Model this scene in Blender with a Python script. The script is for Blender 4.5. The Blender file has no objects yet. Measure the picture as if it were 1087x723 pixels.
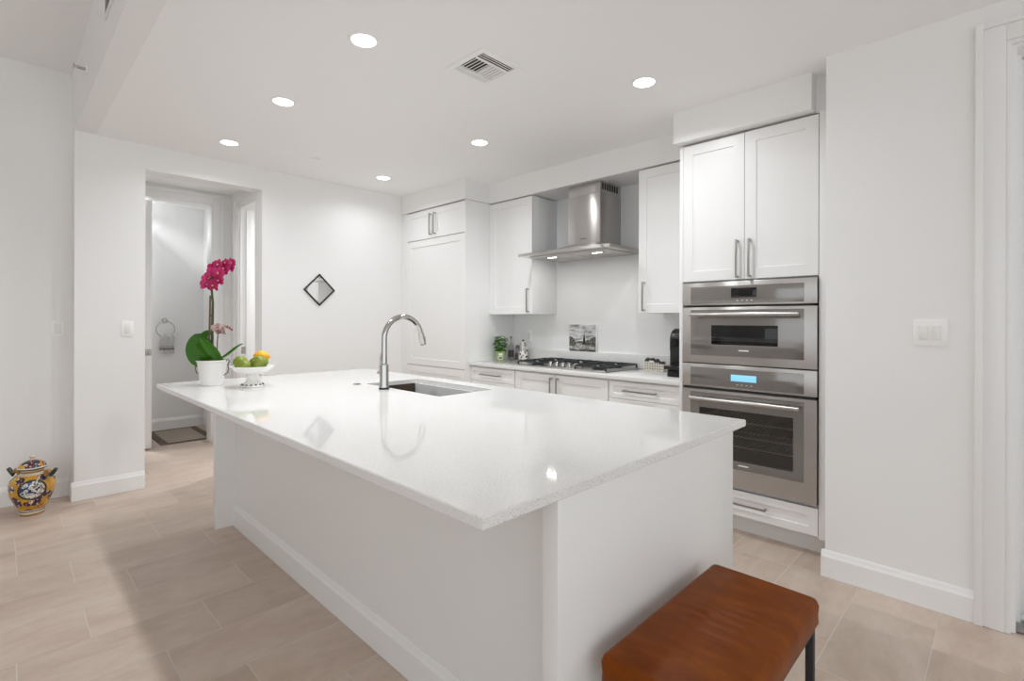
import bpy, bmesh, math, random
from mathutils import Vector, Matrix
random.seed(7)
S = bpy.context.scene
C = S.collection

# ------------------------------------------------------------------ camera
YAW, ROLL, FOC, HOR = math.radians(44.534), math.radians(0.143), 536.274, 339.701
FWD = Vector((-math.sin(YAW), math.cos(YAW), 0))
RGT = Vector((math.cos(YAW), math.sin(YAW), 0))
UPV = Vector((0, 0, 1))
cr = RGT * math.cos(ROLL) + UPV * math.sin(ROLL)
cu = -RGT * math.sin(ROLL) + UPV * math.cos(ROLL)
cam = bpy.data.cameras.new('camera')
cam_o = bpy.data.objects.new('camera', cam); C.objects.link(cam_o)
cam.sensor_fit = 'HORIZONTAL'; cam.sensor_width = 36.0
cam.lens = FOC / 1087 * 36.0
cam.shift_y = -(361.5 - HOR) / 1087
cam.clip_start = 0.02; cam.clip_end = 200
m = Matrix.Identity(4)
for i in range(3):
    m[i][0] = cr[i]; m[i][1] = cu[i]; m[i][2] = -FWD[i]
m[0][3], m[1][3], m[2][3] = 4.837, -3.893, 1.324
cam_o.matrix_world = m
S.camera = cam_o

# ------------------------------------------------------------------ world, exposure
LAMP = 10.0        # watts of a recessed ceiling lamp
WORLD = 1.36
HOODW = 0.7         # watts of each hood lamp
w = bpy.data.worlds.new('daylight'); S.world = w; w.use_nodes = True
bg = w.node_tree.nodes['Background']
bg.inputs[0].default_value = (0.90, 0.955, 1.0, 1); bg.inputs[1].default_value = WORLD
S.view_settings.view_transform = 'Standard'
S.view_settings.look = 'None'
S.view_settings.gamma = 1.0
S.view_settings.use_curve_mapping = False
S.view_settings.exposure = 0.10
try:
    S.cycles.max_bounces = 12; S.cycles.diffuse_bounces = 8; S.cycles.glossy_bounces = 6
    S.cycles.use_denoising = True
    S.cycles.sample_clamp_indirect = 6.0
    S.cycles.caustics_reflective = False; S.cycles.caustics_refractive = False
except Exception:
    pass

# ------------------------------------------------------------------ materials
MATS = {}
def mat(name, col, rough=0.5, metal=0.0, spec=0.5, coat=0.0, emit=None, estr=0.0):
    if name in MATS: return MATS[name]
    x = bpy.data.materials.new(name); x.use_nodes = True
    b = x.node_tree.nodes['Principled BSDF']
    b.inputs['Base Color'].default_value = (*col, 1)
    b.inputs['Roughness'].default_value = rough
    b.inputs['Metallic'].default_value = metal
    b.inputs['Specular IOR Level'].default_value = spec
    b.inputs['Coat Weight'].default_value = coat
    if emit:
        b.inputs['Emission Color'].default_value = (*emit, 1)
        b.inputs['Emission Strength'].default_value = estr
    MATS[name] = x
    return x
def nodes(x):
    nt = x.node_tree
    return nt, nt.nodes['Principled BSDF']
def N(nt, t, **kw):
    n = nt.nodes.new(t)
    for k, v in kw.items():
        if k in n.inputs: n.inputs[k].default_value = v
        else: setattr(n, k, v)
    return n
def coords(nt, scale=(1, 1, 1), out='Object'):
    t = nt.nodes.new('ShaderNodeTexCoord'); mp = nt.nodes.new('ShaderNodeMapping')
    mp.inputs['Scale'].default_value = scale
    nt.links.new(t.outputs[out], mp.inputs['Vector'])
    return mp.outputs['Vector']
def ramp(nt, fac, stops, interp='LINEAR'):
    r = nt.nodes.new('ShaderNodeValToRGB'); r.color_ramp.interpolation = interp
    while len(r.color_ramp.elements) < len(stops): r.color_ramp.elements.new(0.5)
    for e, (p, c) in zip(r.color_ramp.elements, stops):
        e.position = p; e.color = (*c, 1)
    nt.links.new(fac, r.inputs['Fac'])
    return r.outputs['Color']
def mix(nt, fac, a, b, mode='MIX'):
    n = nt.nodes.new('ShaderNodeMix'); n.data_type = 'RGBA'; n.blend_type = mode
    for sock, v in ((n.inputs[0], fac), (n.inputs[6], a), (n.inputs[7], b)):
        if hasattr(v, 'node'): nt.links.new(v, sock)
        elif isinstance(v, (int, float)): sock.default_value = v
        else: sock.default_value = (*v, 1)
    return n.outputs[2]
def bump(nt, b, height, strength, dist=0.002):
    n = nt.nodes.new('ShaderNodeBump'); n.inputs['Strength'].default_value = strength; n.inputs['Distance'].default_value = dist
    nt.links.new(height, n.inputs['Height']); nt.links.new(n.outputs['Normal'], b.inputs['Normal'])

def wall_paint(name, col, rough):
    x = mat(name, col, rough); nt, b = nodes(x)
    nz = N(nt, 'ShaderNodeTexNoise', Scale=160.0, Detail=3.0); nt.links.new(coords(nt), nz.inputs['Vector'])
    bump(nt, b, nz.outputs['Fac'], 0.08, 0.001)
    return x
PAINT = wall_paint('wall_paint', (0.87, 0.868, 0.862), 0.6)
CEIL = wall_paint('ceiling_paint', (0.93, 0.932, 0.93), 0.75)
TRIM = wall_paint('trim_paint', (0.87, 0.87, 0.868), 0.35)
CAB = wall_paint('cabinet_lacquer', (0.87, 0.868, 0.862), 0.32)
ISL = wall_paint('island_lacquer', (0.83, 0.826, 0.815), 0.26)
GAP = mat('shadow_gap', (0.05, 0.048, 0.045), 0.8)
NICKEL = mat('brushed_nickel', (0.42, 0.40, 0.38), 0.28, 1.0)
CHROME = mat('chrome', (0.56, 0.545, 0.52), 0.06, 1.0)
BLACK = mat('black_plastic', (0.012, 0.012, 0.013), 0.32)
BLACKM = mat('black_metal', (0.015, 0.015, 0.016), 0.45)
BGLASS = mat('black_glass', (0.008, 0.008, 0.009), 0.04)
IRON = mat('cast_iron', (0.022, 0.028, 0.028), 0.5)
WHITEC = mat('white_ceramic', (0.83, 0.82, 0.80), 0.22)
WHITEP = mat('white_plastic', (0.93, 0.928, 0.92), 0.35)
MIRROR = mat('mirror_glass', (0.92, 0.92, 0.92), 0.02, 1.0)
CYAN = mat('lit_display', (0.1, 0.3, 0.4), 0.3, emit=(0.27, 0.62, 0.84), estr=0.85)
LENS = mat('lamp_lens', (1, 1, 1), 0.5, emit=(1.0, 0.985, 0.96), estr=9.0)
LED = mat('led_lens', (1, 1, 1), 0.5, emit=(1.0, 0.96, 0.9), estr=14.0)

ANR = 0.25
def steel(name, col, rough, stretch):
    x = mat(name, col, rough, 1.0); nt, b = nodes(x)
    nz = N(nt, 'ShaderNodeTexNoise', Scale=1.0, Detail=4.0); nt.links.new(coords(nt, stretch), nz.inputs['Vector'])
    r = nt.nodes.new('ShaderNodeMapRange'); r.inputs[3].default_value = rough - 0.05; r.inputs[4].default_value = rough + 0.07
    nt.links.new(nz.outputs['Fac'], r.inputs[0]); nt.links.new(r.outputs[0], b.inputs['Roughness'])
    bump(nt, b, nz.outputs['Fac'], 0.05, 0.0006)
    b.inputs['Anisotropic'].default_value = 0.85; b.inputs['Anisotropic Rotation'].default_value = ANR
    tg = nt.nodes.new('ShaderNodeTangent'); tg.direction_type = 'RADIAL'; tg.axis = 'Z'; nt.links.new(tg.outputs[0], b.inputs['Tangent'])
    return x
STEEL = steel('stainless_steel', (0.55, 0.53, 0.51), 0.30, (5, 5, 500))
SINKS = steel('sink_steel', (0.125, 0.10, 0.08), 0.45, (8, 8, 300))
OGLASS = mat('grey_oven_glass', (0.27, 0.255, 0.24), 0.13, 0.55, coat=0.4)

def quartz():
    x = mat('white_quartz', (0.86, 0.855, 0.845), 0.05, spec=0.38); nt, b = nodes(x)
    v = coords(nt)
    n1 = N(nt, 'ShaderNodeTexNoise', Scale=420.0, Detail=2.0); nt.links.new(v, n1.inputs['Vector'])
    c1 = ramp(nt, n1.outputs['Fac'], [(0.31, (0.42, 0.40, 0.37)), (0.41, (0.81, 0.805, 0.795)), (0.62, (0.83, 0.825, 0.815)), (0.74, (0.92, 0.92, 0.915))])
    nt.links.new(c1, b.inputs['Base Color'])
    return x
QUARTZ = quartz()

def tile_mat():
    x = mat('floor_porcelain', (0.5, 0.42, 0.36), 0.42, spec=0.35); nt, b = nodes(x)
    t = nt.nodes.new('ShaderNodeNewGeometry')
    v = coords(nt, (3.6, 1.3, 1))
    add = nt.nodes.new('ShaderNodeVectorMath'); add.operation = 'MULTIPLY_ADD'
    comb = nt.nodes.new('ShaderNodeCombineXYZ')
    for k in range(3): nt.links.new(t.outputs['Random Per Island'], comb.inputs[k])
    add.inputs[1].default_value = (37, 91, 13)
    nt.links.new(comb.outputs[0], add.inputs[0]); nt.links.new(v, add.inputs[2])
    n1 = N(nt, 'ShaderNodeTexNoise', Scale=1.7, Detail=8.0, Roughness=0.62, Distortion=0.5); nt.links.new(add.outputs[0], n1.inputs['Vector'])
    n2 = N(nt, 'ShaderNodeTexNoise', Scale=9.0, Detail=6.0, Roughness=0.7); nt.links.new(add.outputs[0], n2.inputs['Vector'])
    c1 = ramp(nt, n1.outputs['Fac'], [(0.28, (0.50, 0.395, 0.32)), (0.5, (0.595, 0.485, 0.41)), (0.75, (0.66, 0.56, 0.485))])
    c2 = ramp(nt, n2.outputs['Fac'], [(0.3, (0.91, 0.895, 0.88)), (0.65, (1.02, 1.02, 1.02))])
    c = mix(nt, 0.8, c1, c2, 'MULTIPLY')
    hv = nt.nodes.new('ShaderNodeMapRange'); hv.inputs[3].default_value = 0.93; hv.inputs[4].default_value = 1.04
    nt.links.new(t.outputs['Random Per Island'], hv.inputs[0])
    cc = nt.nodes.new('ShaderNodeCombineColor')
    for k in range(3): nt.links.new(hv.outputs[0], cc.inputs[k])
    c = mix(nt, 1.0, c, cc.outputs[0], 'MULTIPLY')
    nt.links.new(c, b.inputs['Base Color'])
    bump(nt, b, n2.outputs['Fac'], 0.12, 0.001)
    return x
TILE = tile_mat()
GROUT = mat('grout', (0.68, 0.615, 0.555), 0.8)

def leather():
    x = mat('cognac_leather', (0.30, 0.085, 0.018), 0.34, spec=0.07); nt, b = nodes(x)
    v = coords(nt)
    n1 = N(nt, 'ShaderNodeTexNoise', Scale=6.0, Detail=5.0, Roughness=0.6); nt.links.new(coords(nt, (1, 2.5, 1)), n1.inputs['Vector'])
    c = ramp(nt, n1.outputs['Fac'], [(0.25, (0.155, 0.036, 0.005)), (0.55, (0.215, 0.055, 0.008)), (0.8, (0.29, 0.083, 0.014))])
    nt.links.new(c, b.inputs['Base Color'])
    n2 = N(nt, 'ShaderNodeTexVoronoi', Scale=420.0); nt.links.new(v, n2.inputs['Vector'])
    bump(nt, b, n2.outputs['Distance'], 0.12, 0.0008)
    return x
LEATHER = leather()
STITCH = mat('leather_seam', (0.17, 0.05, 0.014), 0.5)

# ------------------------------------------------------------------ mesh helpers
class MB:
    def __init__(s): s.bm = bmesh.new(); s.mats = []
    def mi(s, mt):
        if mt is None: return 0
        if mt not in s.mats: s.mats.append(mt)
        return s.mats.index(mt)
    def face(s, pts, mt=None):
        f = s.bm.faces.new([s.bm.verts.new(Vector(p)) for p in pts]); f.material_index = s.mi(mt); return f
    def box(s, x0, x1, y0, y1, z0, z1, b=0.0, mt=None, seg=2):
        x0, x1 = min(x0, x1), max(x0, x1); y0, y1 = min(y0, y1), max(y0, y1); z0, z1 = min(z0, z1), max(z0, z1)
        v = [s.bm.verts.new((x, y, z)) for x in (x0, x1) for y in (y0, y1) for z in (z0, z1)]
        q = [(0, 1, 3, 2), (4, 6, 7, 5), (0, 4, 5, 1), (2, 3, 7, 6), (0, 2, 6, 4), (1, 5, 7, 3)]
        fs = [s.bm.faces.new([v[i] for i in f]) for f in q]
        k = s.mi(mt)
        for f in fs: f.material_index = k
        if b > 0:
            es = list({e for f in fs for e in f.edges})
            bmesh.ops.bevel(s.bm, geom=es, offset=b, segments=seg, affect='EDGES', profile=0.5)
        return s
    def prism(s, pts, vec, mt=None):
        vec = Vector(vec); a = [s.bm.verts.new(Vector(p)) for p in pts]; c = [s.bm.verts.new(Vector(p) + vec) for p in pts]
        n = len(pts); k = s.mi(mt); fs = []
        fs.append(s.bm.faces.new(a)); fs.append(s.bm.faces.new(c[::-1]))
        for i in range(n): fs.append(s.bm.faces.new([a[i], c[i], c[(i + 1) % n], a[(i + 1) % n]]))
        for f in fs: f.material_index = k
        bmesh.ops.recalc_face_normals(s.bm, faces=fs)
        return s
    def tube(s, path, r, n=12, mt=None, cap=True, squash=None):
        path = [Vector(p) for p in path]; k = s.mi(mt); rings = []
        t0 = (path[1] - path[0]).normalized()
        ref = Vector((0, 0, 1)) if abs(t0.z) < 0.9 else Vector((1, 0, 0))
        u = t0.cross(ref).normalized()
        for i, p in enumerate(path):
            t = (path[min(i + 1, len(path) - 1)] - path[max(i - 1, 0)]).normalized()
            u = (u - t * u.dot(t)).normalized(); v = t.cross(u)
            rr = r[i] if isinstance(r, (list, tuple)) else r
            rings.append([s.bm.verts.new(p + (u * math.cos(a) + v * math.sin(a) * (squash or 1)) * rr) for a in [2 * math.pi * j / n for j in range(n)]])
        fs = []
        for a, b in zip(rings, rings[1:]):
            for j in range(n): fs.append(s.bm.faces.new([a[j], a[(j + 1) % n], b[(j + 1) % n], b[j]]))
        if cap: fs.append(s.bm.faces.new(rings[0][::-1])); fs.append(s.bm.faces.new(rings[-1]))
        for f in fs: f.material_index = k
        return s
    def lathe(s, prof, cx, cy, n=32, mt=None, axis='z', mtf=None):
        k = s.mi(mt); rings = []
        for r, z in prof:
            if r < 1e-6:
                rings.append([s.bm.verts.new(Vector((cx, cy, z)))])
            else:
                rings.append([s.bm.verts.new((cx + r * math.cos(2 * math.pi * j / n), cy + r * math.sin(2 * math.pi * j / n), z)) for j in range(n)])
        for a, b in zip(rings, rings[1:]):
            for j in range(n):
                j2 = (j + 1) % n
                if len(a) == 1 and len(b) == 1: continue
                if len(a) == 1: f = s.bm.faces.new([a[0], b[j], b[j2]][::-1])
                elif len(b) == 1: f = s.bm.faces.new([a[j], a[j2], b[0]])
                else: f = s.bm.faces.new([a[j], a[j2], b[j2], b[j]])
                f.material_index = k
        return s
    def cyl(s, p0, p1, r, n=20, mt=None): return s.tube([p0, p1], r, n, mt)
    def ball(s, c, r, sc=(1, 1, 1), n=16, mt=None, rot=None):
        k = s.mi(mt); mx = Matrix.Translation(c) @ (rot or Matrix.Identity(4)) @ Matrix.Diagonal((*[r * q for q in sc], 1))
        g = bmesh.ops.create_uvsphere(s.bm, u_segments=n, v_segments=max(6, n * 2 // 3), radius=1, matrix=mx)
        for v in g['verts']:
            for f in v.link_faces: f.material_index = k
        return s
    def recalc(s): bmesh.ops.recalc_face_normals(s.bm, faces=s.bm.faces[:]); return s

ORG = {}
def tag(o, label=None, cat=None, group=None, kind=None):
    for k, v in (('label', label), ('category', cat), ('group', group), ('kind', kind)):
        if v: o[k] = v
    return o
def obj(name, mb, mt=None, parent=None, label=None, cat=None, group=None, kind=None, smooth=True, origin=None, recalc=True):
    if recalc: mb.recalc()
    bm = mb.bm
    if parent is not None: org = ORG[parent.name]
    elif origin is not None: org = Vector(origin)
    else:
        xs = [v.co.x for v in bm.verts]; ys = [v.co.y for v in bm.verts]; zs = [v.co.z for v in bm.verts]
        org = Vector(((min(xs) + max(xs)) / 2, (min(ys) + max(ys)) / 2, min(zs)))
    bmesh.ops.translate(bm, verts=bm.verts[:], vec=-org)
    me = bpy.data.meshes.new(name); bm.to_mesh(me); bm.free()
    ms = mb.mats if mb.mats else [mt]
    for q in ms: me.materials.append(q if q is not None else mt)
    if smooth:
        for p in me.polygons: p.use_smooth = True
        me.set_sharp_from_angle(angle=math.radians(32))
    o = bpy.data.objects.new(name, me); C.objects.link(o)
    if parent is not None: o.parent = parent
    else: o.location = org
    ORG[o.name] = org
    return tag(o, label, cat, group, kind)
def thing(name, loc, label, cat, group=None, kind=None):
    o = bpy.data.objects.new(name, None); C.objects.link(o); o.location = loc; o.empty_display_size = 0.1
    ORG[o.name] = Vector(loc)
    return tag(o, label, cat, group, kind)
def dup(root, loc, label, group=None):
    r = root.copy(); C.objects.link(r); r.location = loc; r['label'] = label
    if group: r['group'] = group
    for ch in root.children:
        c = ch.copy(); C.objects.link(c); c.parent = r
        for g in ch.children:
            d = g.copy(); C.objects.link(d); d.parent = c
    return r
def struct(name, mb, mt, label, cat='wall', parent=None, **kw):
    return obj(name, mb, mt, parent, label, cat, None, 'structure' if parent is None else None, **kw)
def box1(*a, **k): return MB().box(*a, **k)

def shaker(x0, x1, z0, z1, y, rail=0.062, th=0.02, rec=0.008, b=0.0015, dirn=-1):
    """recessed-panel front facing -y with its face at y"""
    mb = MB(); bm = mb.bm
    def ring(xa, xb, za, zb, yy): return [bm.verts.new(p) for p in ((xa, yy, za), (xb, yy, za), (xb, yy, zb), (xa, yy, zb))]
    r0 = ring(x0, x1, z0, z1, y + th); r1 = ring(x0, x1, z0, z1, y + b); r2 = ring(x0 + b, x1 - b, z0 + b, z1 - b, y)
    r3 = ring(x0 + rail, x1 - rail, z0 + rail, z1 - rail, y); r4 = ring(x0 + rail + 0.002, x1 - rail - 0.002, z0 + rail + 0.002, z1 - rail - 0.002, y + rec)
    for a, c in ((r0, r1), (r1, r2), (r2, r3), (r3, r4)):
        for i in range(4): bm.faces.new([a[i], a[(i + 1) % 4], c[(i + 1) % 4], c[i]])
    bm.faces.new(r4); bm.faces.new(r0[::-1])
    return mb
def bar_handle(p, length, vertical, y, r=0.0055, out=0.032):
    x, z = p; mb = MB(); h = length / 2; yy = y - out
    if vertical:
        mb.box(x - r, x + r, yy - r, yy + r, z - h, z + h, 0.0015)
        for s in (-1, 1): mb.box(x - r, x + r, yy, y, z + s * (h - 0.008) - r, z + s * (h - 0.008) + r)
    else:
        mb.box(x - h, x + h, yy - r, yy + r, z - r, z + r, 0.0015)
        for s in (-1, 1): mb.box(x + s * (h - 0.008) - r, x + s * (h - 0.008) + r, yy, y, z - r, z + r)
    return mb

# ------------------------------------------------------------------ the setting
ZC, ZH, WT, YB = 2.694, 3.16, 0.17, -0.06
YE = -3.507
# floor of staggered rectangular tiles
mb = MB(); tw, tl, g = 0.3115, 0.623, 0.0021
X0 = 2.437
offs = {-5: -3.20, -4: -3.62, -3: -3.416, -2: -3.62, -1: -3.22, 0: -3.42, 1: -3.22, 5: -1.50, 6: -1.70, 7: -1.25}
for i in range(-18, 21):
    xa = X0 + tw * i; off = offs.get(i, -3.2 - 0.2 * (i % 3))
    y = off - tl * 10
    while y < 0.6:
        ya, yb = max(y, -8.6), min(y + tl, 0.3)
        if yb - ya > 0.02: mb.face([(xa + g, ya + g, 0), (xa + tw - g, ya + g, 0), (xa + tw - g, yb - g, 0), (xa + g, yb - g, 0)], TILE)
        y += tl
mb.box(X0 - tw * 18, X0 + tw * 21, -8.6, 0.3, -0.06, -0.0008, 0, GROUT)
struct('floor', mb, TILE, 'beige stone-look porcelain tile floor laid in staggered rows', 'floor', smooth=False, recalc=False)

struct('ceiling', box1(-2.6, 8.9, YE + 0.12, 0.2, ZC, ZC + 0.1), CEIL, 'white painted ceiling over the kitchen with round recessed lights', 'ceiling')
struct('ceiling', box1(-0.4, 8.9, -8.6, YE, ZH, ZH + 0.1), CEIL, 'higher white ceiling over the living area at top left', 'ceiling')
struct('wall_bulkhead', box1(-0.38, 8.9, YE, YE + 0.12, ZC, ZH), PAINT, 'white bulkhead face stepping down from high ceiling to kitchen ceiling')
mb = MB(); mb.box(-WT, 0, YE, -3.086, 0, ZC); mb.box(-WT, 0, -3.086, -2.216, 2.501, ZC); mb.box(-WT, 0, -2.216, 0.1, 0, ZC)
mb.box(-0.38, -WT, YE, YE + 0.1, 0, ZC)
struct('wall_left', mb, PAINT, 'white wall with the hallway opening and the diamond mirror')
struct('wall_far', box1(-0.38, -0.2, -8.6, YE, 0, ZH), PAINT, 'white living area wall behind the painted ceramic jar')
struct('wall_back', box1(0, 4.158, YB, 0.1, 0, ZC), PAINT, 'white kitchen back wall behind the range hood and cooktop')
mb = MB(); mb.box(4.158, 4.845, -0.88, 0.1, 0, ZC); mb.box(4.845, 5.65, -0.88, 0.1, 2.497, ZC); mb.box(5.65, 8.9, -0.88, 0.1, 0, ZC)
struct('wall_right', mb, PAINT, 'white wall block at right with the double light switch')
struct('wall_living', box1(-0.38, 3.2, -8.6, -8.5, 0, ZH), PAINT, 'unseen white living area wall added to block daylight at left')  # out-of-view wall added to cut daylight reaching the left floor
# soffits above the cabinets
struct('wall_soffit', box1(0, 1.098, -0.742, YB, 2.494, ZC), PAINT, 'white soffit above the tall refrigerator cabinet')
struct('wall_soffit', box1(1.098, 3.244, -0.424, YB, 2.494, ZC), PAINT, 'long white soffit above the hood and wall cabinets')
mb = MB(); mb.box(3.244, 4.059, -0.751, YB, 2.494, ZC); mb.box(4.059, 4.158, -0.66, YB, 2.494, ZC)
struct('wall_soffit', mb, PAINT, 'white soffit above the double oven cabinet')

def baseboard(name, p0, p1, nrm, label, h=0.137, t=0.016):
    p0, p1, nrm = Vector((*p0, 0)), Vector((*p1, 0)), Vector((*nrm, 0))
    prof = [(0, 0.001), (t, 0.001), (t, h * 0.775), (t * 0.85, h * 0.80), (t * 0.5, h * 0.9), (t * 0.4, h * 0.97), (t * 0.2, h), (0, h)]
    mb = MB(); mb.prism([p0 + nrm * a + UPV * z for a, z in prof], p1 - p0)
    return struct(name, mb, TRIM, label, 'baseboard')
baseboard('baseboard_left', (0.0005, YE - 0.016), (0.0005, -3.086), (1, 0), 'white baseboard on the wall end left of the hallway opening')
baseboard('baseboard_left', (0.0005, -2.216), (0.0005, -0.74), (1, 0), 'white baseboard below the diamond mirror')
baseboard('baseboard_left', (-0.184, YE - 0.0005), (0.0, YE - 0.0005), (0, -1), 'short white baseboard in the corner behind the painted jar')
baseboard('baseboard_far', (-0.1995, -8.5), (-0.1995, YE - 0.017), (1, 0), 'white baseboard along the wall behind the painted jar')
baseboard('baseboard_right', (4.158 - 0.016, -0.8805), (4.731, -0.8805), (0, -1), 'tall white baseboard under the double light switch')
baseboard('baseboard_right', (4.1575, -0.88), (4.1575, -0.60), (-1, 0), 'short white baseboard return beside the oven cabinet toe kick')

def casing(name, a0, a1, z1, plane, at, nrm, label, w=0.115, left=True, right=True):
    """door casing round an opening a0..a1 (along x or y), head at z1; plane 'y' = wall face at y=at"""
    mb = MB()
    def put(u0, u1, z0, z1_, t):
        if plane == 'y': mb.box(u0, u1, at, at + nrm * t, z0, z1_, 0.002)
        else: mb.box(at, at + nrm * t, u0, u1, z0, z1_, 0.002)
    for (o0, o1, t) in ((0.0, 0.018, 0.014), (0.018, 0.088, 0.018), (0.088, w, 0.028)):
        if left: put(a0 - o1, a0 - o0, 0.001, z1 + o1, t)
        if right: put(a1 + o0, a1 + o1, 0.001, z1 + o1, t)
        put(a0 - o0, a1 + o0, z1 + o0, z1 + o1, t)
    return struct(name, mb, TRIM, label, 'door casing')
# doorway at the far right of the right wall, its door closed in the recess
casing('trim_1', 4.845, 5.65, 2.497, 'y', -0.8805, -1, 'white stepped door casing at the right edge of the picture')
mb = MB(); mb.box(4.845, 4.86, -0.87, -0.10, 0.001, 2.497); mb.box(5.635, 5.65, -0.87, -0.10, 0.001, 2.497); mb.box(4.86, 5.635, -0.87, -0.10, 2.482, 2.497)
mb.box(4.86, 4.875, -0.78, -0.74, 0.001, 2.482); 
struct('trim_2', mb, TRIM, 'white jamb lining inside the right-hand doorway', 'door jamb')
d = thing('door_1', (5.25, -0.72, 0), 'white closed door recessed in the right-hand doorway', 'door', kind='structure')
obj('slab', shaker(4.866, 5.63, 0.035, 2.476, -0.735, rail=0.11, th=0.04, rec=0.012), TRIM, d)
obj('threshold', box1(4.861, 5.634, -0.86, -0.68, 0.0008, 0.016, 0.004), NICKEL, d, label='metal threshold strip')

# hallway vestibule, bathroom beyond, bright side room
mb = MB(); mb.box(-1.44, -1.30, -2.288, -2.09, 0, ZC); mb.box(-1.44, -1.30, -2.95, -2.288, 2.546, ZC); mb.box(-1.44, -1.30, -3.4, -2.95, 0, ZC)
struct('wall_hallway', mb, PAINT, 'white hallway wall around the bathroom doorway')
struct('wall_hallway', box1(-2.6, -WT, -3.5, -3.4, 0, ZC), PAINT, 'white hidden left side wall of the hallway')
mb = MB(); mb.box(-2.6, -1.016, -2.09, -1.94, 0, ZC); mb.box(-1.016, -0.25, -2.09, -1.94, 2.5, ZC); mb.box(-0.25, -WT, -2.09, -1.94, 0, ZC)
struct('wall_hallway', mb, PAINT, 'white right side wall of the hallway with a bright doorway')
struct('wall_bathroom', box1(-2.6, -2.37, -3.4, -2.09, 0, ZC), PAINT, 'white bathroom wall carrying the towel ring')
baseboard('baseboard_bathroom', (-2.3695, -3.39), (-2.3695, -2.091), (1, 0), 'white baseboard behind the bathroom floor mat')
casing('trim_3', -2.95, -2.288, 2.546, 'x', -1.2995, 1, 'white casing around the bathroom doorway seen through the hallway opening')
casing('trim_4', -1.016, -0.25, 2.5, 'y', -2.0905, -1, 'white casing around the bright side doorway in the hallway', left=True)
mb = MB(); mb.box(-1.0155, -1.005, -2.085, -1.945, 0.001, 2.5); mb.box(-1.005, -0.99, -2.03, -1.98, 0.001, 2.495)
sj = struct('trim_5', mb, TRIM, 'white jamb of the bright side doorway with a small strike plate', 'door jamb')
obj('strike_plate', box1(-1.0048, -1.0035, -2.075, -2.035, 0.955, 1.03, 0.0005), NICKEL, sj, label='small nickel strike plate')
mb = MB(); mb.box(-2.6, -2.5, -1.94, 0.1, 0, ZC); mb.box(-2.5, -WT, 0.0, 0.1, 0, ZC)
struct('wall_side_room', mb, PAINT, 'brightly lit white walls of the room beyond the hallway')
d = thing('door_2', (-1.76, -2.83, 0), 'white bathroom door standing open, its edge with a steel hinge', 'door', kind='structure')
obj('slab', box1(-2.16, -1.36, -2.862, -2.802, 0.014, 2.53, 0.002), TRIM, d)
mb = MB(); mb.box(-1.3598, -1.3575, -2.858, -2.806, 0.955, 1.018, 0.0006)
hg = obj('hinge', mb, NICKEL, d, label='square steel hinge leaf')
mb = MB()
for yy in (-2.845, -2.819):
    for zz in (0.968, 0.986, 1.004): mb.cyl((-1.3576, yy, zz), (-1.3568, yy, zz), 0.004, 8)
obj('screw', mb, WHITEP, hg)

# ------------------------------------------------------------------ ceiling fittings
LZ = ZC - 0.0005
lights = [(2.58, -2.64, 'recessed ceiling light nearest the camera, left of the air vent'), (1.58, -2.64, 'recessed ceiling light in the middle of the left row of three'),
          (0.525, -2.64, 'recessed ceiling light nearest the hallway opening'), (0.53, -1.29, 'recessed ceiling light above the tall refrigerator cabinet corner'),
          (1.92, -1.29, 'recessed ceiling light in front of the range hood'), (3.338, -1.29, 'recessed ceiling light in front of the double oven cabinet')]
x, y, lb = lights[0]
t0 = thing('recessed_light', (x, y, LZ), lb, 'ceiling light', 'round recessed ceiling lights')
mb = MB(); mb.lathe([(0.058, LZ - 0.001), (0.060, LZ - 0.004), (0.074, LZ - 0.003), (0.077, LZ), (0.058, LZ)], x, y, 40); obj('trim_ring', mb, WHITEP, t0)
mb = MB(); mb.lathe([(0, LZ - 0.0022), (0.0578, LZ - 0.0022), (0.0578, LZ - 0.0004), (0, LZ - 0.0004)], x, y, 40); obj('lens', mb, LENS, t0, label='glowing white lens')
def lamp(root, watts):
    l = bpy.data.lights.new('lamp', 'AREA'); l.shape = 'DISK'; l.size = 0.11; l.energy = watts; l.color = (0.945, 0.977, 1.0); l.spread = math.radians(150)
    o = bpy.data.objects.new('lamp', l); C.objects.link(o); o.parent = root; o.location = (0, 0, -0.0032)
lamp_w = [LAMP * 1.05, LAMP * 0.68, LAMP * 0.38, LAMP * 0.34, LAMP * 0.68, LAMP * 0.62]
roots = [t0] + [dup(t0, (x, y, LZ), lb) for x, y, lb in lights[1:]]
for r_, w_ in zip(roots, lamp_w): lamp(r_, w_)
# unseen lamps added to brighten the side room and bathroom (hidden by the door heads)
lamp(dup(t0, (-1.72, -3.0, LZ), 'added unseen ceiling light that brightens the bathroom above the floor mat'), LAMP * 0.085)
lamp(dup(t0, (-0.72, -1.25, LZ), 'added unseen ceiling light in place of window light beyond the hallway'), LAMP * 0.95)

# four-way air diffuser
vx0, vx1, vy0, vy1 = 2.652, 2.950, -2.192, -1.900
t = thing('air_vent', ((vx0 + vx1) / 2, (vy0 + vy1) / 2, ZC), 'square white louvred air vent in the ceiling', 'vent')
mb = MB(); z0, z1 = ZC - 0.008, ZC - 0.0005; b_ = 0.032
for a in ((vx0, vx1, vy0, vy0 + b_), (vx0, vx1, vy1 - b_, vy1), (vx0, vx0 + b_, vy0 + b_, vy1 - b_), (vx1 - b_, vx1, vy0 + b_, vy1 - b_)):
    mb.box(*a, z0, z1, 0.0015)
obj('frame', mb, WHITEP, t)
ix0, ix1, iy0, iy1 = vx0 + b_, vx1 - b_, vy0 + b_, vy1 - b_
obj('duct_backing', box1(ix0, ix1, iy0, iy1, ZC - 0.0012, ZC - 0.0006), mat('vent_dark', (0.05, 0.045, 0.035), 0.8), t)
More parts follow.
